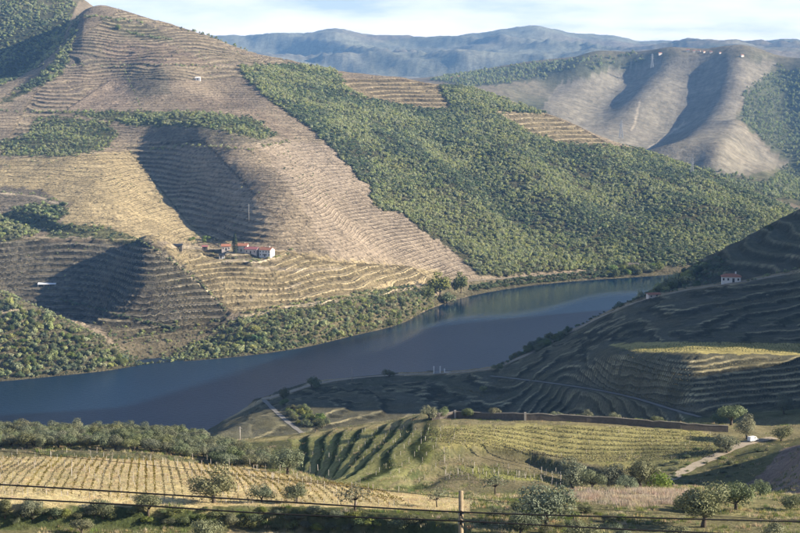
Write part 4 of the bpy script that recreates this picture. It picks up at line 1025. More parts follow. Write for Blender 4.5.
# band of olives along the left crest
n_ol = 0
for k in range(1200):
    px = random.uniform(-40, 282); f = random.random()
    lo = np.interp(px, [-40, 0, 150, 220, 285], [343, 343, 340, 338, 330]); hi = np.interp(px, [-40, 150, 220, 285], [386, 384, 376, 352])
    Y = lo + (hi - lo) * f; u = pix_u(px, 445); p = Vector((u * Y, Y, height(u * Y, Y)))
    if k == 0: placed = []
    if all((p - q).length > 2.7 for q in placed):
        placed.append(p)
        plant('olive_tree', O(random.randrange(6)), p, random.uniform(3.6, 5.0), 'silvery olive tree in the long band between the dry vineyard and the river', 'tree', 'olives of the band above the river', random.uniform(0.8, 1.05))
        n_ol += 1
    if n_ol >= 260: break
def crowd(name, poly, y0, y1, n, wmin, wmax, meshes, label, cat, group, gap, tall=(0.85, 1.2)):
    xs = [a for a, _ in poly]; ys_ = [b for _, b in poly]; placed = []
    for k in range(n * 30):
        if len(placed) >= n: break
        px, py = random.uniform(min(xs), max(xs)), random.uniform(min(ys_), max(ys_))
        if not bool(in_poly(np.array([px]), np.array([py]), poly)[0]): continue
        p = at(px, py, y0, y1)
        if p.z < 0.8 or any((p - q).length < gap for q in placed): continue
        placed.append(p)
        plant(name, random.choice(meshes), p, random.uniform(wmin, wmax), label, cat, group, random.uniform(*tall), sink=0.3)
crowd('river_tree', [(0,300),(50,318),(100,345),(140,366),(60,378),(0,382)], 1070, 1180, 150, 4.2, 7.2, WOODS + BUSHES, 'rounded green tree on the wooded knoll over the river at left', 'tree', 'trees of the left river knoll', 4.0)
crowd('river_tree', [(150,362),(215,345),(240,325),(300,313),(350,302),(420,292),(436,292),(425,308),(400,323),(350,338),(300,350),(230,361)], 1120, 1440, 150, 4.0, 7.0, WOODS + BUSHES, 'rounded green tree on the far bank below the farm terraces', 'tree', 'trees of the far river bank', 4.0)
crowd('bank_bush', [(470,292),(520,285),(590,279),(640,274),(640,268),(560,275),(480,285)], 1480, 1680, 26, 4.0, 7.5, BUSHES, 'low bush on the waterline under the wooded spur', 'bush', 'bushes under the wooded spur', 6.0, (0.6, 0.9))
crowd('bank_tree', [(592,279),(660,275),(660,266),(592,270)], 1580, 1720, 18, 6.0, 10.0, FRESH + BUSHES, 'light green tree on the far bank near the ruined house', 'tree', 'light green trees at the river bend', 6.0, (1.0, 1.4))
crowd('dark_tree', [(614,316),(640,301),(668,285),(700,267),(712,268),(690,284),(655,296),(625,312)], 900, 1120, 44, 5.0, 8.0, WOODS + BUSHES, 'dark tree in the shade beside the ridge road', 'tree', 'dark trees of the shaded right bank', 4.0)
crowd('dark_tree', [(503,364),(520,353),(545,341),(562,334),(575,329),(570,336),(545,348),(520,362)], 820, 1000, 16, 4.5, 7.5, BUSHES, 'dark tree along the crest below the ridge road, against the river', 'tree', 'dark trees along the crest', 3.0)
crowd('gully_bush', [(282,400),(292,402),(318,418),(332,428),(300,428),(286,415)], 560, 800, 22, 3.5, 6.0, BUSHES, 'dark bush in the gully beside the shaded road', 'bush', 'bushes of the shaded gully', 2.5, (0.7, 1.1))
crowd('slope_bush', [(640,470),(700,448),(745,452),(770,448),(735,482),(690,486),(650,486)], 330, 440, 34, 1.4, 2.8, BUSHES + OLIVES, 'low dark bush in the hollow below the parked van', 'bush', 'bushes of the right hand hollow', 1.6, (0.5, 0.8))
crowd('bottom_bush', [(0,512),(60,511),(110,512),(110,520),(0,522)], 205, 250, 16, 1.6, 3.2, BUSHES + OLIVES, 'low dark bush under the left bottom bank', 'bush', 'bushes of the left bottom bank', 1.5, (0.5, 0.8))
crowd('bottom_bush', [(120,512),(190,510),(245,508),(330,512),(420,522),(400,530),(250,528),(150,522)], 205, 250, 34, 1.6, 3.2, BUSHES + OLIVES, 'low dark bush on the bank at the bottom under the cables', 'bush', 'bushes of the bottom bank', 1.5, (0.5, 0.8))
crowd('bottom_bush', [(480,520),(530,505),(600,510),(640,520),(620,533),(490,533)], 205, 300, 26, 1.4, 3.0, BUSHES + OLIVES, 'low dark bush around the feet of the big leafy olive', 'bush', 'bushes right of the wooden pole', 1.5, (0.5, 0.8))
for px, py, w, tall, lab in ((440,297,30,0.95,'tall broad dark tree on the far bank where the river narrows'), (461,293,18,1.35,'tall narrow dark tree beside the broad one on the far bank'), (428,300,18,0.9,'shorter dark tree left of the tall pair on the far bank'), (447,304,20,0.7,'low leafy tree at the foot of the tall pair on the far bank')):
    p = at(px, py, 1350, 1560); plant('riverside_tree', TALL[int(w) % 2], p, w * mpp(p) * 0.66, lab, 'tree', None, tall)
crowd('farm_tree', [(190,243),(212,243),(212,238),(190,238)], 1300, 1450, 5, 4.0, 6.0, FRESH, 'light green tree behind the farm sheds', 'tree', 'light green farm trees', 3.0)
# cypress by the farmhouse
p = at(235, 253.5, 1290, 1420)
rng = np.random.default_rng(5)
n_l = 900; zc = rng.uniform(0, 1, n_l) ** 0.8; ang = rng.uniform(0, 6.28, n_l)
rad = 3.0 * np.sin(np.clip(zc * 0.93 + 0.07, 0, 1) * math.pi) ** 0.55 * (1 - 0.35 * zc) * rng.uniform(0.7, 1.0, n_l)
pts = np.stack([rad * np.cos(ang), rad * np.sin(ang), 0.8 + zc * 16.5], -1)
o = empty('cypress_tree', p); tag(o, 'tall slim dark cypress between the farmhouses', 'tree')
link('crown', leaf_mesh('cypress_crown', pts, np.stack([np.cos(ang), np.sin(ang), np.full(n_l, 0.3)], -1), 0.42, 0.7, M_DARKLEAF, rng), o)
MB().tube([(0, 0, -0.5), (0, 0, 2.0), (0, 0, 9)], [0.25, 0.2, 0.06]).build('trunk', M_BARK, o)

# ------------------------------------------------------------------ vine rows
def vine_mesh(line, step, size, mat, name, hgt=0.75, per=7, seed=0, wide=0.5):
    """one row: twiggy, sprouting vines along a ground line (points relative to the row's start)"""
    rng = np.random.default_rng(seed)
    L = np.array(line); seg = np.linalg.norm(np.diff(L, axis=0), axis=1); cum = np.concatenate([[0], np.cumsum(seg)])
    t = np.arange(0.3, cum[-1], step); t = t + rng.uniform(-0.15, 0.15, len(t)) * step
    t = t[rng.uniform(0, 1, len(t)) > 0.05]
    P_ = np.stack([np.interp(t, cum, L[:, k]) for k in range(3)], -1)
    C = np.repeat(P_, per, 0) + rng.normal(size=(len(P_) * per, 3)) * np.array([size * wide, size * wide, size * 0.35])
    C[:, 2] += hgt * rng.uniform(0.55, 1.1, len(C))
    me = leaf_mesh(name, C, rng.normal(size=C.shape), size * 0.42, 0.5, mat, rng)
    return me, P_, cum[-1]
POST_ME = MB().box(-0.05, 0.05, -0.05, 0.05, -0.3, 1.65).mesh('post', M_POST)
def vine_row(pts, step, size, mat, label, group, seed, post_gap=6.0, hgt=0.75, per=7, post_scale=1.0):
    o0 = Vector(pts[0]); line = [tuple(Vector(q) - o0) for q in pts]
    me, P_, length = vine_mesh(line, step, size, mat, 'vine_row', hgt, per, seed, 0.3)
    root = empty('vine_row', o0); tag(root, label, 'vines', group)
    link('vines', me, root)
    L = np.array(line); cum = np.concatenate([[0], np.cumsum(np.linalg.norm(np.diff(L, axis=0), axis=1))])
    if post_gap:
        t = 0.05
        while t <= length:
            q = [np.interp(t + random.uniform(-0.4, 0.4) * post_gap, cum, L[:, k]) for k in range(3)]
            link('post', POST_ME, root, q, (random.uniform(-.05, .05), random.uniform(-.05, .05), random.uniform(0, 3)), (post_scale, post_scale, post_scale * random.uniform(0.85, 1.1)))
            t += post_gap
    return root
def ground_line(a, b2, n_=24):
    return [(a[0] + (b2[0]-a[0]) * k / n_, a[1] + (b2[1]-a[1]) * k / n_, height(a[0] + (b2[0]-a[0]) * k / n_, a[1] + (b2[1]-a[1]) * k / n_)) for k in range(n_ + 1)]
# the dry vineyard, lower left: rows run away from the camera
k = 0
xn = -78.0
while xn < 2:
    # far end on the field's top edge, near end above the bottom bank
    d = Vector((-0.16, 1.0))
    def row_py(Y): return float(project(np.array([xn + d.x * (Y - 238)]), np.array([Y]), np.array([height(xn + d.x * (Y - 238), Y)]))[1][0])
    def row_px(Y): return float(project(np.array([xn + d.x * (Y - 238)]), np.array([Y]), np.array([height(xn + d.x * (Y - 238), Y)]))[0][0])
    Y0 = 241.0
    top = np.interp(row_px(310), [0, 60, 150, 250, 300, 400], [458, 458, 460, 469, 479, 494])
    Y1 = Y0
    while Y1 < 336 and row_py(Y1) > top: Y1 += 1.5
    if Y1 - Y0 > 12:
        vine_row(ground_line((xn + d.x * (Y0 - 238), Y0), (xn + d.x * (Y1 - 238), Y1)), 1.0, 0.34, M_VINE, 'row of sprouting vines in the dry straw coloured vineyard at lower left', 'vine rows of the dry vineyard', 300 + k, 15.0, 0.5, 6, 0.62)
    xn += 1.45; k += 1
# mid vineyard: rows run across
for r in range(11):
    off = 424.0 + r * 2.7
    a = None; pts = []
    for s in range(60):
        x = 6 + s * 1.75; Y = off + 8 - 0.11 * x + 4.0 * math.exp(-((x - 20) / 25.0) ** 2)
        z = height(x, Y); pp = project(np.array([x]), np.array([Y]), np.array([z]))
        lowest = np.interp(pp[0][0], [425, 455, 490, 530, 585, 640, 715], [452, 445, 443, 451, 464, 475, 462])
        if pp[1][0] < lowest and Y < 450 and pp[0][0] < 716: pts.append((x, Y, z))
    if len(pts) > 8:
        vine_row(pts, 0.45, 0.4, M_VINE_DARK, 'vine row running across the bright mid vineyard below the stone wall', 'vine rows of the mid vineyard', 500 + r, 9.0, 0.38, 7, 0.6)
# the two lower plots under the mid vineyard
for r in range(9):
    pts = []
    for s in range(40):
        x = 12 + s * 1.2; Y = 404 + r * 3.0 - 0.10 * x
        z = height(x, Y); pp = project(np.array([x]), np.array([Y]), np.array([z]))
        up = np.interp(pp[0][0], [425, 455, 490, 530, 585, 640], [456, 449, 447, 455, 469, 481])
        if pp[1][0] > up and pp[0][0] < 600: pts.append((x, Y, z))
    if len(pts) > 6:
        vine_row(pts, 1.2, 0.45, M_VINE_GREEN, 'vine row with pale posts on the shaded lower plot under the mid vineyard', 'vine rows of the lower plot', 540 + r, 4.5, 0.6, 6, 1.0)
# fan of rows down the left flank of the hump
for r in range(9):
    a, b2 = (352 + r * 13, 431 - r * 0.4), (306 + r * 14, 458 + r * 3.4)
    pts = []
    for s in range(22):
        f = s / 21.0; bend = math.sin(f * math.pi) * 6
        p = at(a[0] + (b2[0] - a[0]) * f + bend, a[1] + (b2[1] - a[1]) * f, 392, 500); pts.append(tuple(p))
    vine_row(pts, 1.2, 0.42, M_VINE_GREEN, 'curving vine row fanning down the green terraces of the rounded hump', 'vine rows of the hump', 580 + r, 5.0, 0.6, 5, 0.8)
# bright bench below the ridge road
for r in range(10):
    pts = []
    for s in range(46):
        x = 84 + s * 2.2; Y = 655 + r * 4.0 + 0.02 * x
        z = height(x, Y); pp = project(np.array([x]), np.array([Y]), np.array([z]))
        if pp[0][0] > np.interp(r, [0, 9], [640, 610]) and pp[0][0] < 815: pts.append((x, Y, z))
    if len(pts) > 6:
        vine_row(pts, 1.3, 0.6, M_VINE_GREEN, 'vine row on the bright bench half way up the dark right slope', 'vine rows of the bright bench', 620 + r, 0, 0.7, 6)
# contour rows on the shaded slope
def contour_rows(px0, px1, Ya, Yb, levels, label, group, seed, minlen=25):
    us = np.arange(pix_u(px0, 350), pix_u(px1, 350), 0.0022)
    ii, jj = band(Ya, Yb); n_r = 0; got = []
    for li, z in enumerate(levels):
        run = []
        runs = []
        for u in us:
            jc = int(np.searchsorted(US, u)); prof = LEVEL[ii:jj, jc]; hp = H[ii:jj, jc]
            kx = np.where((prof[:-1] < z) & (prof[1:] >= z))[0]
            ok = len(kx) > 0
            if ok:
                q = int(kx[0]); t = (z - prof[q]) / (prof[q+1] - prof[q] + 1e-9); Y = YS[ii+q] + t * (YS[ii+q+1] - YS[ii+q])
                if run and abs(Y - run[-1][1]) > 6: runs.append(run); run = []
                run.append((u * Y, Y, hp[q] + t * (hp[q+1] - hp[q])))
            elif run: runs.append(run); run = []
        if run: runs.append(run)
        for rn in runs:
            if len(rn) > minlen:
                vine_row(rn, 1.3, 0.7, M_VINE_PALE, label, group, seed + li, 0, 0.8, 5); n_r += 1
    return n_r
contour_rows(560, 815, 735, 850, np.arange(-30, 60, 1) + 0.3, 'vine row along a terrace of the dark slope under the ridge road', 'vine rows of the upper dark slope', 700)
contour_rows(420, 815, 600, 690, np.arange(-10, 70, 1) + 0.3, 'vine row along a terrace of the dark lower slope under the bright bench', 'vine rows of the lower dark slope', 760)
contour_rows(290, 600, 700, 800, np.arange(-30, 60, 1) + 0.3, 'vine row on the dark slope below the bank road in mid picture', 'vine rows of the middle dark slope', 800)
# ------------------------------------------------------------------ roads and tracks
def ribbon(name, pts, width, mat, y0, y1, lift=0.10, sub=10, across=4, smooth=4, line=None):
    w = [] if line else [at(a, b, y0, y1) for a, b in pts]
    smooth = 0 if line else smooth; given = line is not None
    line = line or []
    for a, b in zip(w[:-1], w[1:]):
        for s in range(sub): line.append(a.lerp(b, s / sub))
    if not given: line.append(w[-1])
    for _ in range(smooth):
        line = [line[0]] + [(line[i-1] + line[i] * 2 + line[i+1]) / 4 for i in range(1, len(line)-1)] + [line[-1]]
    vs, fs2 = [], []
    for i, p in enumerate(line):
        d = (line[min(i+1, len(line)-1)] - line[max(i-1, 0)]); d.z = 0; d.normalize(); nrm = Vector((-d.y, d.x, 0))
        wob = 1 + 0.12 * math.sin(i * 0.9)
        for t in range(across + 1):
            q = p + nrm * width * wob * (t / across - 0.5)
            vs.append((q.x, q.y, height(q.x, q.y) + lift))
        if i:
            for t in range(across): k = (i-1)*(across+1)+t; fs2.append((k, k+1, k+across+2, k+across+1))
    me = bpy.data.meshes.new(name); me.from_pydata(vs, [], fs2); me.materials.append(mat)
    o = bpy.data.objects.new(name, me); COL.objects.link(o); o['kind'] = 'structure'; return o
for nm, (ln, wd) in TRACKS.items():
    ribbon(nm, None, wd, M_ROAD_SHADED if nm in ('slope_track', 'gully_road') else M_ROAD, 0, 0, 0.12, line=ln)
ribbon('grass_path', [(600,492),(640,491),(690,492),(740,494),(800,498)], 1.8, M_ROAD, 270, 340, 0.08)

# ------------------------------------------------------------------ buildings
def house(name, p, rz, W, D, hw, hr, wallm, roofm, label, fronts, sides=(), hip=False, chimney=False, door=None):
    """a house with its foot at p: walls, pitched roof with eaves, windows set into frames, a door"""
    o = empty(name, (p.x, p.y, p.z), rz); tag(o, label, 'house')
    mb = MB(); mb.box(-W/2, W/2, -D/2, D/2, -2.5, hw)
    if not hip: mb.add([(-W/2, -D/2, hw), (-W/2, D/2, hw), (-W/2, 0, hw + hr * 0.94), (W/2, -D/2, hw), (W/2, D/2, hw), (W/2, 0, hw + hr * 0.94)], [(0,2,1),(3,4,5)])
    mb.build('wall', wallm, o)
    e = 0.45; r = MB(); t = 0.22
    if hip:
        a = [(-W/2-e, -D/2-e, hw), (W/2+e, -D/2-e, hw), (W/2+e, D/2+e, hw), (-W/2-e, D/2+e, hw)]
        k = min(D, W) / 2 * 0.9
        top = [(-W/2+k, 0, hw+hr), (W/2-k, 0, hw+hr)]
        r.add([(x, y, z + 0.03) for x, y, z in a] + [(x, y, z + t) for x, y, z in a] + top,
              [(3,2,1,0),(0,1,5,4),(1,2,6,5),(2,3,7,6),(3,0,4,7),(4,5,9,8),(6,7,8,9),(5,6,9),(7,4,8)])
    else:
        z0 = hw - hr * e / (D/2)
        a = []
        for x in (-W/2-e, W/2+e):
            a += [(x, -D/2-e, z0), (x, 0, hw+hr), (x, D/2+e, z0), (x, D/2+e, z0+t), (x, 0, hw+hr+t), (x, -D/2-e, z0+t)]
        r.add(a, [(0,1,4,5),(1,2,3,4),(6,11,10,7),(7,10,9,8),(5,4,10,11),(4,3,9,10),(0,6,7,1),(1,7,8,2),(0,5,11,6),(2,8,9,3)])
    rf = r.build('roof', roofm, o)
    if chimney: MB().box(W*0.2, W*0.2+0.7, -0.3, 0.4, hw+hr*0.3, hw+hr+1.0).build('chimney', wallm, rf)
    for (x, z, w, h) in fronts:
        f = MB().box(x-w/2-0.09, x+w/2+0.09, -D/2-0.05, -D/2+0.02, z-0.09, z+h+0.09).build('window', wallm, o)
        MB().box(x-w/2, x+w/2, -D/2-0.08, -D/2-0.03, z, z+h).build('pane', M_GLASS, f)
    for (y_, z, w, h) in sides:
        f = MB().box(W/2-0.02, W/2+0.05, y_-w/2-0.09, y_+w/2+0.09, z-0.09, z+h+0.09).build('window', wallm, o)
        MB().box(W/2+0.03, W/2+0.08, y_-w/2, y_+w/2, z, z+h).build('pane', M_GLASS, f)
    if door is not None: MB().box(door-0.6, door+0.6, -D/2-0.07, -D/2+0.02, -0.2, 2.1).build('door', M_GLASS, o)
    return o
H2 = lambda W, n_: [(-W/2 + W * (k + 0.5) / n_, z, 0.9, 1.3) for k in range(n_) for z in (0.9, 3.4)]
def farm_at(px, py): return at(px, py, 1290, 1440)
house('farmhouse', farm_at(267, 256), -0.42, 10.5, 8.0, 5.6, 1.8, M_WHITE, M_ROOF, 'white two storey farmhouse with red roof at the right end of the farm', H2(11.0, 4), [(-1.8, 3.4, 0.9, 1.3), (1.8, 3.4, 0.9, 1.3)], chimney=True, door=0.0)
house('farm_wing', farm_at(252, 253), -0.30, 11.0, 6.5, 3.6, 1.6, M_PINK, M_ROOF2, 'low wing with purplish red roof between the two farmhouses', [(-3.5, 1.0, 1.0, 1.3), (3.5, 1.0, 1.0, 1.3)], door=0.0)
house('farmhouse', farm_at(242, 251), -0.12, 10.0, 7.0, 4.8, 1.7, M_CREAM, M_ROOF, 'cream farmhouse with orange red roof just right of the cypress', [(-3, 1.0, 0.9, 1.2), (3, 1.0, 0.9, 1.2), (-3, 3.1, 0.9, 1.1), (3, 3.1, 0.9, 1.1)], chimney=True, door=0.0)
house('farmhouse', farm_at(226, 250), 0.15, 7.5, 6.0, 3.6, 1.5, M_PINK, M_ROOF, 'small pink farmhouse with red roof just left of the cypress', [(-2.4, 1.2, 0.9, 1.2), (2.4, 1.2, 0.9, 1.2)], door=0.0)
house('farm_hut', farm_at(222, 258), 0.1, 4.6, 3.6, 2.4, 1.0, M_WHITE, M_GLASS, 'tiny white hut below the pink farmhouse', [(1.2, 0.9, 0.7, 0.8)], door=-0.8)
house('farm_shed', farm_at(178, 248), 0.0, 7.0, 4.0, 2.4, 0.9, M_STONE, M_GLASS, 'dark low shed at the left end of the farm track', [], door=1.0)
house('farm_shed', farm_at(205, 249), 0.1, 4.5, 3.5, 2.3, 0.8, M_STONE, M_ROOF2, 'small dark shed on the track between the left shed and the pink farmhouse', [], door=0.0)
p = at(731, 281.5, 800, 900)
house('ridge_house', p, -0.15, 9.8, 5.6, 2.7, 1.6, M_WHITE, M_ROOF, 'white cottage with red hipped roof alone on the ridge road', [(-4.0, 0.9, 0.9, 1.2), (-1.6, 0.9, 0.9, 1.2), (3.6, 0.9, 0.9, 1.2)], hip=True, chimney=True, door=1.1)
p = at(653, 297.5, 800, 900)
house('road_shed', p, 0.25, 6.4, 3.6, 1.9, 0.6, M_PINK, M_ROOF, 'low pale shed by the ridge road left of the white cottage', [(-1.8, 0.6, 0.7, 0.8)], door=1.5)
p = at(633, 268, 1600, 1760)
house('ruined_house', p, 0.1, 11.0, 6.0, 4.0, 1.3, M_CREAM, M_STONE, 'pale brown ruined house among the light green trees at the river bend', [(-3, 1.0, 1.1, 1.4), (0, 1.0, 1.1, 1.4), (3, 1.0, 1.1, 1.4)])
house('hill_hut', at(198, 80, 1800, 2200), 0.0, 6.0, 4.0, 2.6, 1.0, M_WHITE, M_WHITE, 'tiny white hut high on the bare terraced hill', [], door=0.0)
# tarpaulin-roofed long shed among the shaded terraces
p = at(47, 286, 1200, 1400)
o = empty('covered_shed', p, 0.05); tag(o, 'long white sheeted shelter lying across the dark terraces at left', 'shelter')
MB().add([(-7.4, -1.8, 1.5), (7.4, -1.8, 1.5), (7.4, 2.4, 2.9), (-7.4, 2.4, 2.9), (-7.4, -1.8, 1.62), (7.4, -1.8, 1.62), (7.4, 2.4, 3.02), (-7.4, 2.4, 3.02)], [(3,2,1,0),(4,5,6,7),(0,1,5,4),(1,2,6,5),(2,3,7,6),(3,0,4,7)]).build('sheet_roof', M_PAINT, o)
for x in (-7, -2.3, 2.3, 7):
    for y_, z in ((-1.6, 1.55), (2.2, 2.83)): MB().box(x-0.08, x+0.08, y_-0.08, y_+0.08, -2.0, z).build('post', M_POST, o)
# far villages: little houses on the crests
for k, (px, py) in enumerate([(688,51),(694,51.5),(699,51.2),(704,52),(711,52.4),(720,53),(660,54),(742,56),(452,78),(458,77)]):
    p = at(px, py + 0.6, 3300, 4700)
    s = random.uniform(0.4, 0.65)
    house('village_house', p, random.uniform(-0.5, 0.5), 13 * s, 9 * s, 6 * s, 2.4 * s, M_CREAM, M_ROOF, 'tiny white red roofed house of the far crest village', [(-3*s, 2*s, 1.2*s, 1.5*s), (3*s, 2*s, 1.2*s, 1.5*s)])['group'] = 'houses of the far village'

# ------------------------------------------------------------------ stone wall with pillars
w = [at(a, b, 442, 500) for a, b in ((432,420),(440,419),(455,418),(490,419),(525,420),(560,421),(600,423),(640,426),(680,429),(728,432))]
line = []
for a, b in zip(w[:-1], w[1:]):
    for s in range(6): line.append(a.lerp(b, s / 6))
line.append(w[-1])
o0 = Vector((line[0].x, line[0].y, height(line[0].x, line[0].y)))
root = empty('stone_wall', o0); tag(root, 'long dark retaining wall along the top of the mid vineyard', 'wall')
vs, fs2 = [], []
rng = np.random.default_rng(9)
for i, p in enumerate(line):
    z = height(p.x, p.y - 0.5) - o0.z; hgt = 1.75 + rng.uniform(-0.15, 0.15)
    a = (p.x - o0.x, p.y - o0.y)
    vs += [(a[0], a[1]-0.35, z-0.8), (a[0], a[1]-0.22 + rng.uniform(-.05, .05), z+hgt), (a[0], a[1]+0.3, z+hgt), (a[0], a[1]+0.4, z-0.8)]
    if i:
        k = (i-1)*4
        for q in range(4): fs2.append((k+q, k+4+q, k+4+(q+1) % 4, k+(q+1) % 4))
fs2 += [(0,1,2,3), tuple(len(vs)-4+q for q in (3,2,1,0))]
mb = MB(); mb.add(vs, fs2); mb.build('masonry', M_STONE, root)
mb = MB()
for i in range(len(line)-1):
    k = i*4
    q = [Vector(vs[k+1]), Vector(vs[k+5]), Vector(vs[k+6]), Vector(vs[k+2])]
    lo = [v + Vector((0, -0.06 if t < 2 else 0.06, 0.003)) for t, v in enumerate(q)]; hi = [v + Vector((0, 0, 0.16)) for v in lo]
    mb.add(lo + hi, [(3,2,1,0),(4,5,6,7),(0,1,5,4),(2,3,7,6)])
mb.build('coping', simple('coping_stone', (0.19, 0.17, 0.14), 0.95, 0.3, 1.5), root)
for px in (457, 523):
    p = at(px, 421, 442, 500)
    kx = min(range(len(line)), key=lambda i: abs(line[i].x - p.x)); v = Vector(vs[kx*4])
    MB().box(v.x-0.3, v.x+0.3, v.y-0.35, v.y+0.1, v.z, v.z+3.2).build('pillar', simple('pale_pillar', (0.42, 0.38, 0.33), 0.9, 0.2), root)
# white gate posts and low white wall on the bank crest
root = empty('white_gate', at(437, 373.5, 760, 860)); tag(root, 'white gate posts with a low white wall on the bank crest', 'gate')
for x in (-1.6, 1.6, 3.8): MB().box(x-0.28, x+0.28, -0.28, 0.28, -0.6, 3.4 if x < 3 else 2.2).add([(x-0.38, -0.38, 3.4 if x < 3 else 2.2), (x+0.38, -0.38, 3.4 if x < 3 else 2.2), (x+0.38, 0.38, 3.4 if x < 3 else 2.2), (x-0.38, 0.38, 3.4 if x < 3 else 2.2), (x, 0, 4.0 if x < 3 else 2.7)], [(3,2,1,0),(0,1,4),(1,2,4),(2,3,4),(3,0,4)]).build('gate_post', M_WHITE, root)
MB().box(3.9, 12, -0.2, 0.2, -0.8, 0.9).build('low_wall', M_WHITE, root)
MB().box(-1.3, 1.3, -0.05, 0.05, 0.1, 1.3).build('gate_leaf', M_METAL, root)

# ------------------------------------------------------------------ poles, cables, pylons
PY = 80.0
pu = pix_u(461, 500); gx, gy = pu * PY, PY
ptop = pix_z(491, PY); gz = height(gx, gy)
root = empty('utility_pole', (gx, gy, gz)); tag(root, 'weathered wooden utility pole rising at the bottom of the picture', 'pole')
MB().tube([(0, 0, -1.0), (0.02, 0, (ptop-gz)*0.5), (0, 0, ptop-gz)], [0.17, 0.15, 0.125], 10).build('shaft', M_POLE, root, True)
def cable_z(py, Y=PY): return pix_z(py, Y)
for z in (cable_z(512.0), cable_z(521)):
    MB().box(-0.16, 0.16, -0.22, -0.09, z-gz-0.06, z-gz+0.06).build('bracket', M_METAL, root)
    MB().tube([(0, -0.22, z-gz-0.12), (0, -0.22, z-gz+0.12)], [0.06, 0.06], 8).build('insulator', M_CABLE, root)
def cable(name, pts, r, label):
    """pts: (px, py, distance); the cable hangs through them"""
    w = [Vector((pix_u(a, b) * Y, Y, pix_z(b, Y))) for a, b, Y in pts]
    xs = [q.x for q in w]; t = np.linspace(xs[0], xs[-1], 90)
    yy = pchip(xs, [q.y for q in w], t); zc = pchip(xs, [q.z for q in w], t)
    return tag(MB().tube([(a, b, c_) for a, b, c_ in zip(t, yy, zc)], r, 6).build(name, M_CABLE, None, True), label, 'cable')
cable('power_cable', [(-420,459,74),(-200,474,75.5),(0,484.5,77),(270,501,78.8),(461,512,79.75),(640,517.5,81),(830,522,83),(1100,524,86)], 0.042, 'upper black cable running across the bottom from the left edge to the pole and on')
cable('power_cable', [(-420,474,74),(-200,488,75.5),(0,498,77),(150,506,78),(270,513.5,78.8),(461,521,79.75),(620,529,81),(830,537,83),(1100,541,86)], 0.042, 'lower black cable running across the bottom, under the first')
cable('power_cable', [(-420,430,150),(-200,440,150),(0,451,152),(100,460,153),(270,478,155),(461,498,158),(640,512,161),(830,522,165)], 0.025, 'thin dark wire crossing the dry vineyard higher than the two cables')
def pole(px, py, hpx, y0, y1, label, arm=False):
    p = at(px, py, y0, y1); h = hpx * mpp(p)
    o = empty('utility_pole', p); tag(o, label, 'pole')
    MB().tube([(0, 0, -0.5), (0, 0, h)], [0.16, 0.11], 7).build('shaft', M_POST, o, True)
    MB().box(-0.7, 0.7, -0.08, 0.08, h-0.6, h-0.45).build('crossarm', M_POST, o)
pole(240, 440, 14, 460, 560, 'thin pale pole on the crest edge left of the gully')
pole(352, 381, 15, 740, 860, 'thin pole on the bank crest between two round bushes')
pole(249, 222, 18, 1300, 1600, 'thin pole on the shaded slope above the farm')
def pylon(px, py, hpx, y0, y1, label):
    p = at(px, py, y0, y1); h = hpx * mpp(p); b = h * 0.11
    o = empty('lattice_pylon', p); tag(o, label, 'pylon', None)
    r = h * 0.008
    for sx, sy in ((-1,-1),(1,-1),(1,1),(-1,1)): MB().tube([(sx*b, sy*b, -1), (sx*b*0.35, sy*b*0.35, h*0.62), (sx*b*0.15, sy*b*0.15, h)], r * 1.3, 5).build('leg', M_METAL, o)
    mb = MB()
    for q in range(8):
        z0, z1 = h*0.1*q, h*0.1*(q+1); w0, w1 = b*(1-0.9*z0/h), b*(1-0.9*z1/h)
        for (a1, a2), (c1, c2) in (((-1,-1),(1,-1)), ((1,-1),(1,1)), ((1,1),(-1,1)), ((-1,1),(-1,-1))):
            mb.tube([(a1*w0, a2*w0, z0), (c1*w1, c2*w1, z1)], r*0.7, 4); mb.tube([(c1*w0, c2*w0, z0), (a1*w1, a2*w1, z1)], r*0.7, 4)
    mb.build('bracing', M_METAL, o)
    for q, zf in enumerate((0.66, 0.78, 0.9)):
        mb = MB(); ln = h*(0.16 - 0.03*q); mb.tube([(-ln, 0, h*zf), (ln, 0, h*zf)], r, 4); mb.tube([(-ln, 0, h*zf), (0, 0, h*(zf+0.06))], r*0.7, 4); mb.tube([(ln, 0, h*zf), (0, 0, h*(zf+0.06))], r*0.7, 4)
        mb.build('crossarm', M_METAL, o)
pylon(621, 138, 18, 2500, 4200, 'pale lattice pylon before the distant hill, just above the wooded spur')
pylon(652, 68, 14, 2800, 4600, 'small lattice pylon near the top of the distant hill')
pylon(692, 174, 16, 2000, 3000, 'faint lattice pylon just behind the wooded spur at right')

# ------------------------------------------------------------------ parked van
p = at(753, 441.5, 380, 470)
o = empty('parked_van', (p.x, p.y, p.z + 0.12), 0.55, (0.8, 0.8, 0.8)); tag(o, 'small white van parked on the track under the upright olive', 'van')
L_, W_ = 3.9, 1.7
prof = [(-1.95, 0.35), (1.95, 0.35), (1.95, 0.85), (1.25, 1.02), (0.75, 1.72), (-1.85, 1.78), (-1.95, 1.2)]
k = len(prof); vs = [(x, -W_/2 * (1 if z < 1.1 else 0.9), z) for x, z in prof] + [(x, W_/2 * (1 if z < 1.1 else 0.9), z) for x, z in prof]
MB().add(vs, [tuple(range(k)), tuple(range(2*k-1, k-1, -1))] + [((q+1) % k, q, q+k, (q+1) % k + k) for q in range(k)]).build('body', M_PAINT, o)
MB().add([(1.27, -0.72, 1.05), (1.27, 0.72, 1.05), (0.80, 0.68, 1.68), (0.80, -0.68, 1.68)], [(0,1,2,3)]).build('windscreen', M_GLASS, o)
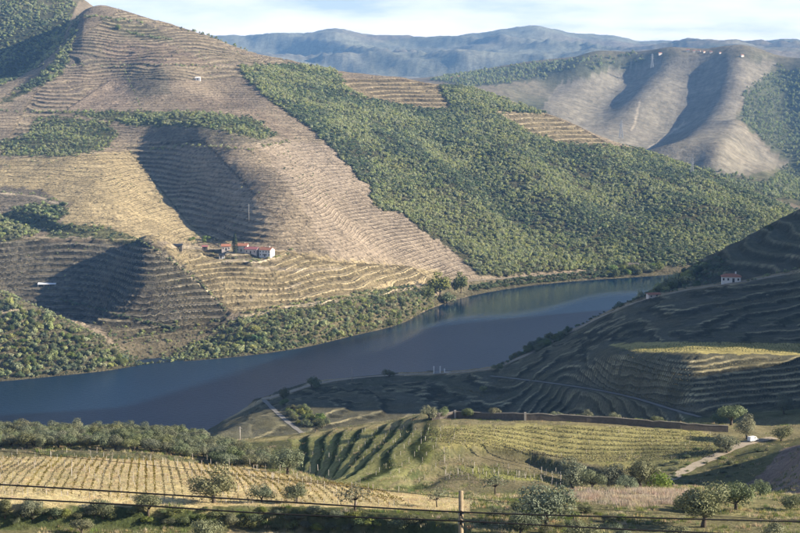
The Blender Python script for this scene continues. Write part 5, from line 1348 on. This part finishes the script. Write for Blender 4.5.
for sy in (-1, 1):
    MB().box(-0.2, 0.75, sy*0.80-0.02, sy*0.80+0.02, 1.12, 1.55).build('side_window', M_GLASS, o)
    MB().box(1.90, 1.97, sy*0.6-0.16, sy*0.6+0.16, 0.66, 0.82).build('headlight', M_METAL, o)
    for x in (-1.25, 1.25):
        wv = MB().tube([(x, sy*0.72, 0.3), (x, sy*0.9, 0.3)], [0.31, 0.31], 14).build('wheel', M_RUBBER, o)
        MB().tube([(x, sy*0.88, 0.3), (x, sy*0.915, 0.3)], [0.18, 0.18], 10).build('rim', M_METAL, wv)
MB().box(1.94, 2.0, -0.8, 0.8, 0.36, 0.55).build('bumper', M_RUBBER, o)

# ------------------------------------------------------------------ grass (nobody could count it)
def tuft(seed, blades, h, w, mat, name):
    rng = np.random.default_rng(seed); mb = MB()
    for k in range(blades):
        a = rng.uniform(0, 6.28); x, y_ = rng.normal(size=2) * w; ln = rng.uniform(0.1, 0.45) * h; t = 0.035
        tip = (x + math.cos(a) * ln, y_ + math.sin(a) * ln, h * rng.uniform(0.6, 1.1))
        mb.add([(x - math.sin(a)*t, y_ + math.cos(a)*t, -0.05), (x + math.sin(a)*t, y_ - math.cos(a)*t, -0.05), tip], [(0,1,2)])
    return mb.mesh(name, mat)
i, j = band(190, 345)
vis = (py_all[i:j] < 560) & (px_all[i:j] > -40) & (px_all[i:j] < 840)
fieldm = in_poly(px_all[i:j], py_all[i:j], [(-80,458),(60,457),(150,459),(250,468),(300,478),(400,494),(470,500),(470,512),(300,506),(-80,506)])
pink = in_poly(px_all[i:j] + 4*n_mid[i:j], py_all[i:j] + 2*n_fine[i:j], [(570,492),(660,490),(700,494),(690,506),(640,510),(580,504)])
cl = np.clip(0.6 + 1.8 * fbm(XX[i:j], YY[i:j], 7, 3, 150), 0, 2)
pts = pick_points(vis & ~fieldm & ~pink, 0.9, (i, j), cl)
s = RNG.uniform(0.5, 1.3, len(pts)); hf = RNG.uniform(0, 1, len(pts)) < 0.55
scatter('green_grass', pts[hf], s[hf], tuft(1, 26, 0.5, 0.35, M_GRASS, 'green_tuft'), 'rough green grass over the near slope', 'grass')
scatter('dry_grass', pts[~hf], s[~hf], tuft(2, 26, 0.5, 0.35, M_DRYGRASS, 'dry_tuft'), 'dry straw coloured grass over the near slope', 'grass')
pts = pick_points(vis & fieldm, 1.0, (i, j))
scatter('stubble_grass', pts, RNG.uniform(0.4, 0.9, len(pts)), tuft(3, 22, 0.42, 0.4, M_DRYGRASS, 'stubble_tuft'), 'straw stubble between the vines of the dry vineyard', 'grass')
pts = pick_points(vis & pink, 1.1, (i, j), cl)
scatter('pale_reeds', pts, RNG.uniform(0.5, 1.2, len(pts)), tuft(4, 20, 0.9, 0.35, M_PINKGRASS, 'reed_tuft'), 'tall pale pinkish grass behind the big leafy olive', 'grass')
i, j = band(345, 520)
vis = (px_all[i:j] > 200) & (px_all[i:j] < 830) & (~FARSIDE[i:j])
cl = np.clip(0.5 + 1.6 * fbm(XX[i:j], YY[i:j], 9, 3, 151), 0, 2)
pts = pick_points(vis, 0.22, (i, j), cl)
hf = RNG.uniform(0, 1, len(pts)) < 0.68
scatter('green_grass', pts[hf], RNG.uniform(0.6, 1.2, hf.sum()), tuft(5, 18, 0.5, 0.4, M_GRASS, 'green_tuft'), 'green grass over the middle vineyards', 'grass')
scatter('dry_grass', pts[~hf], RNG.uniform(0.6, 1.2, (~hf).sum()), tuft(6, 18, 0.5, 0.4, M_DRYGRASS, 'dry_tuft'), 'dry grass over the middle vineyards', 'grass')
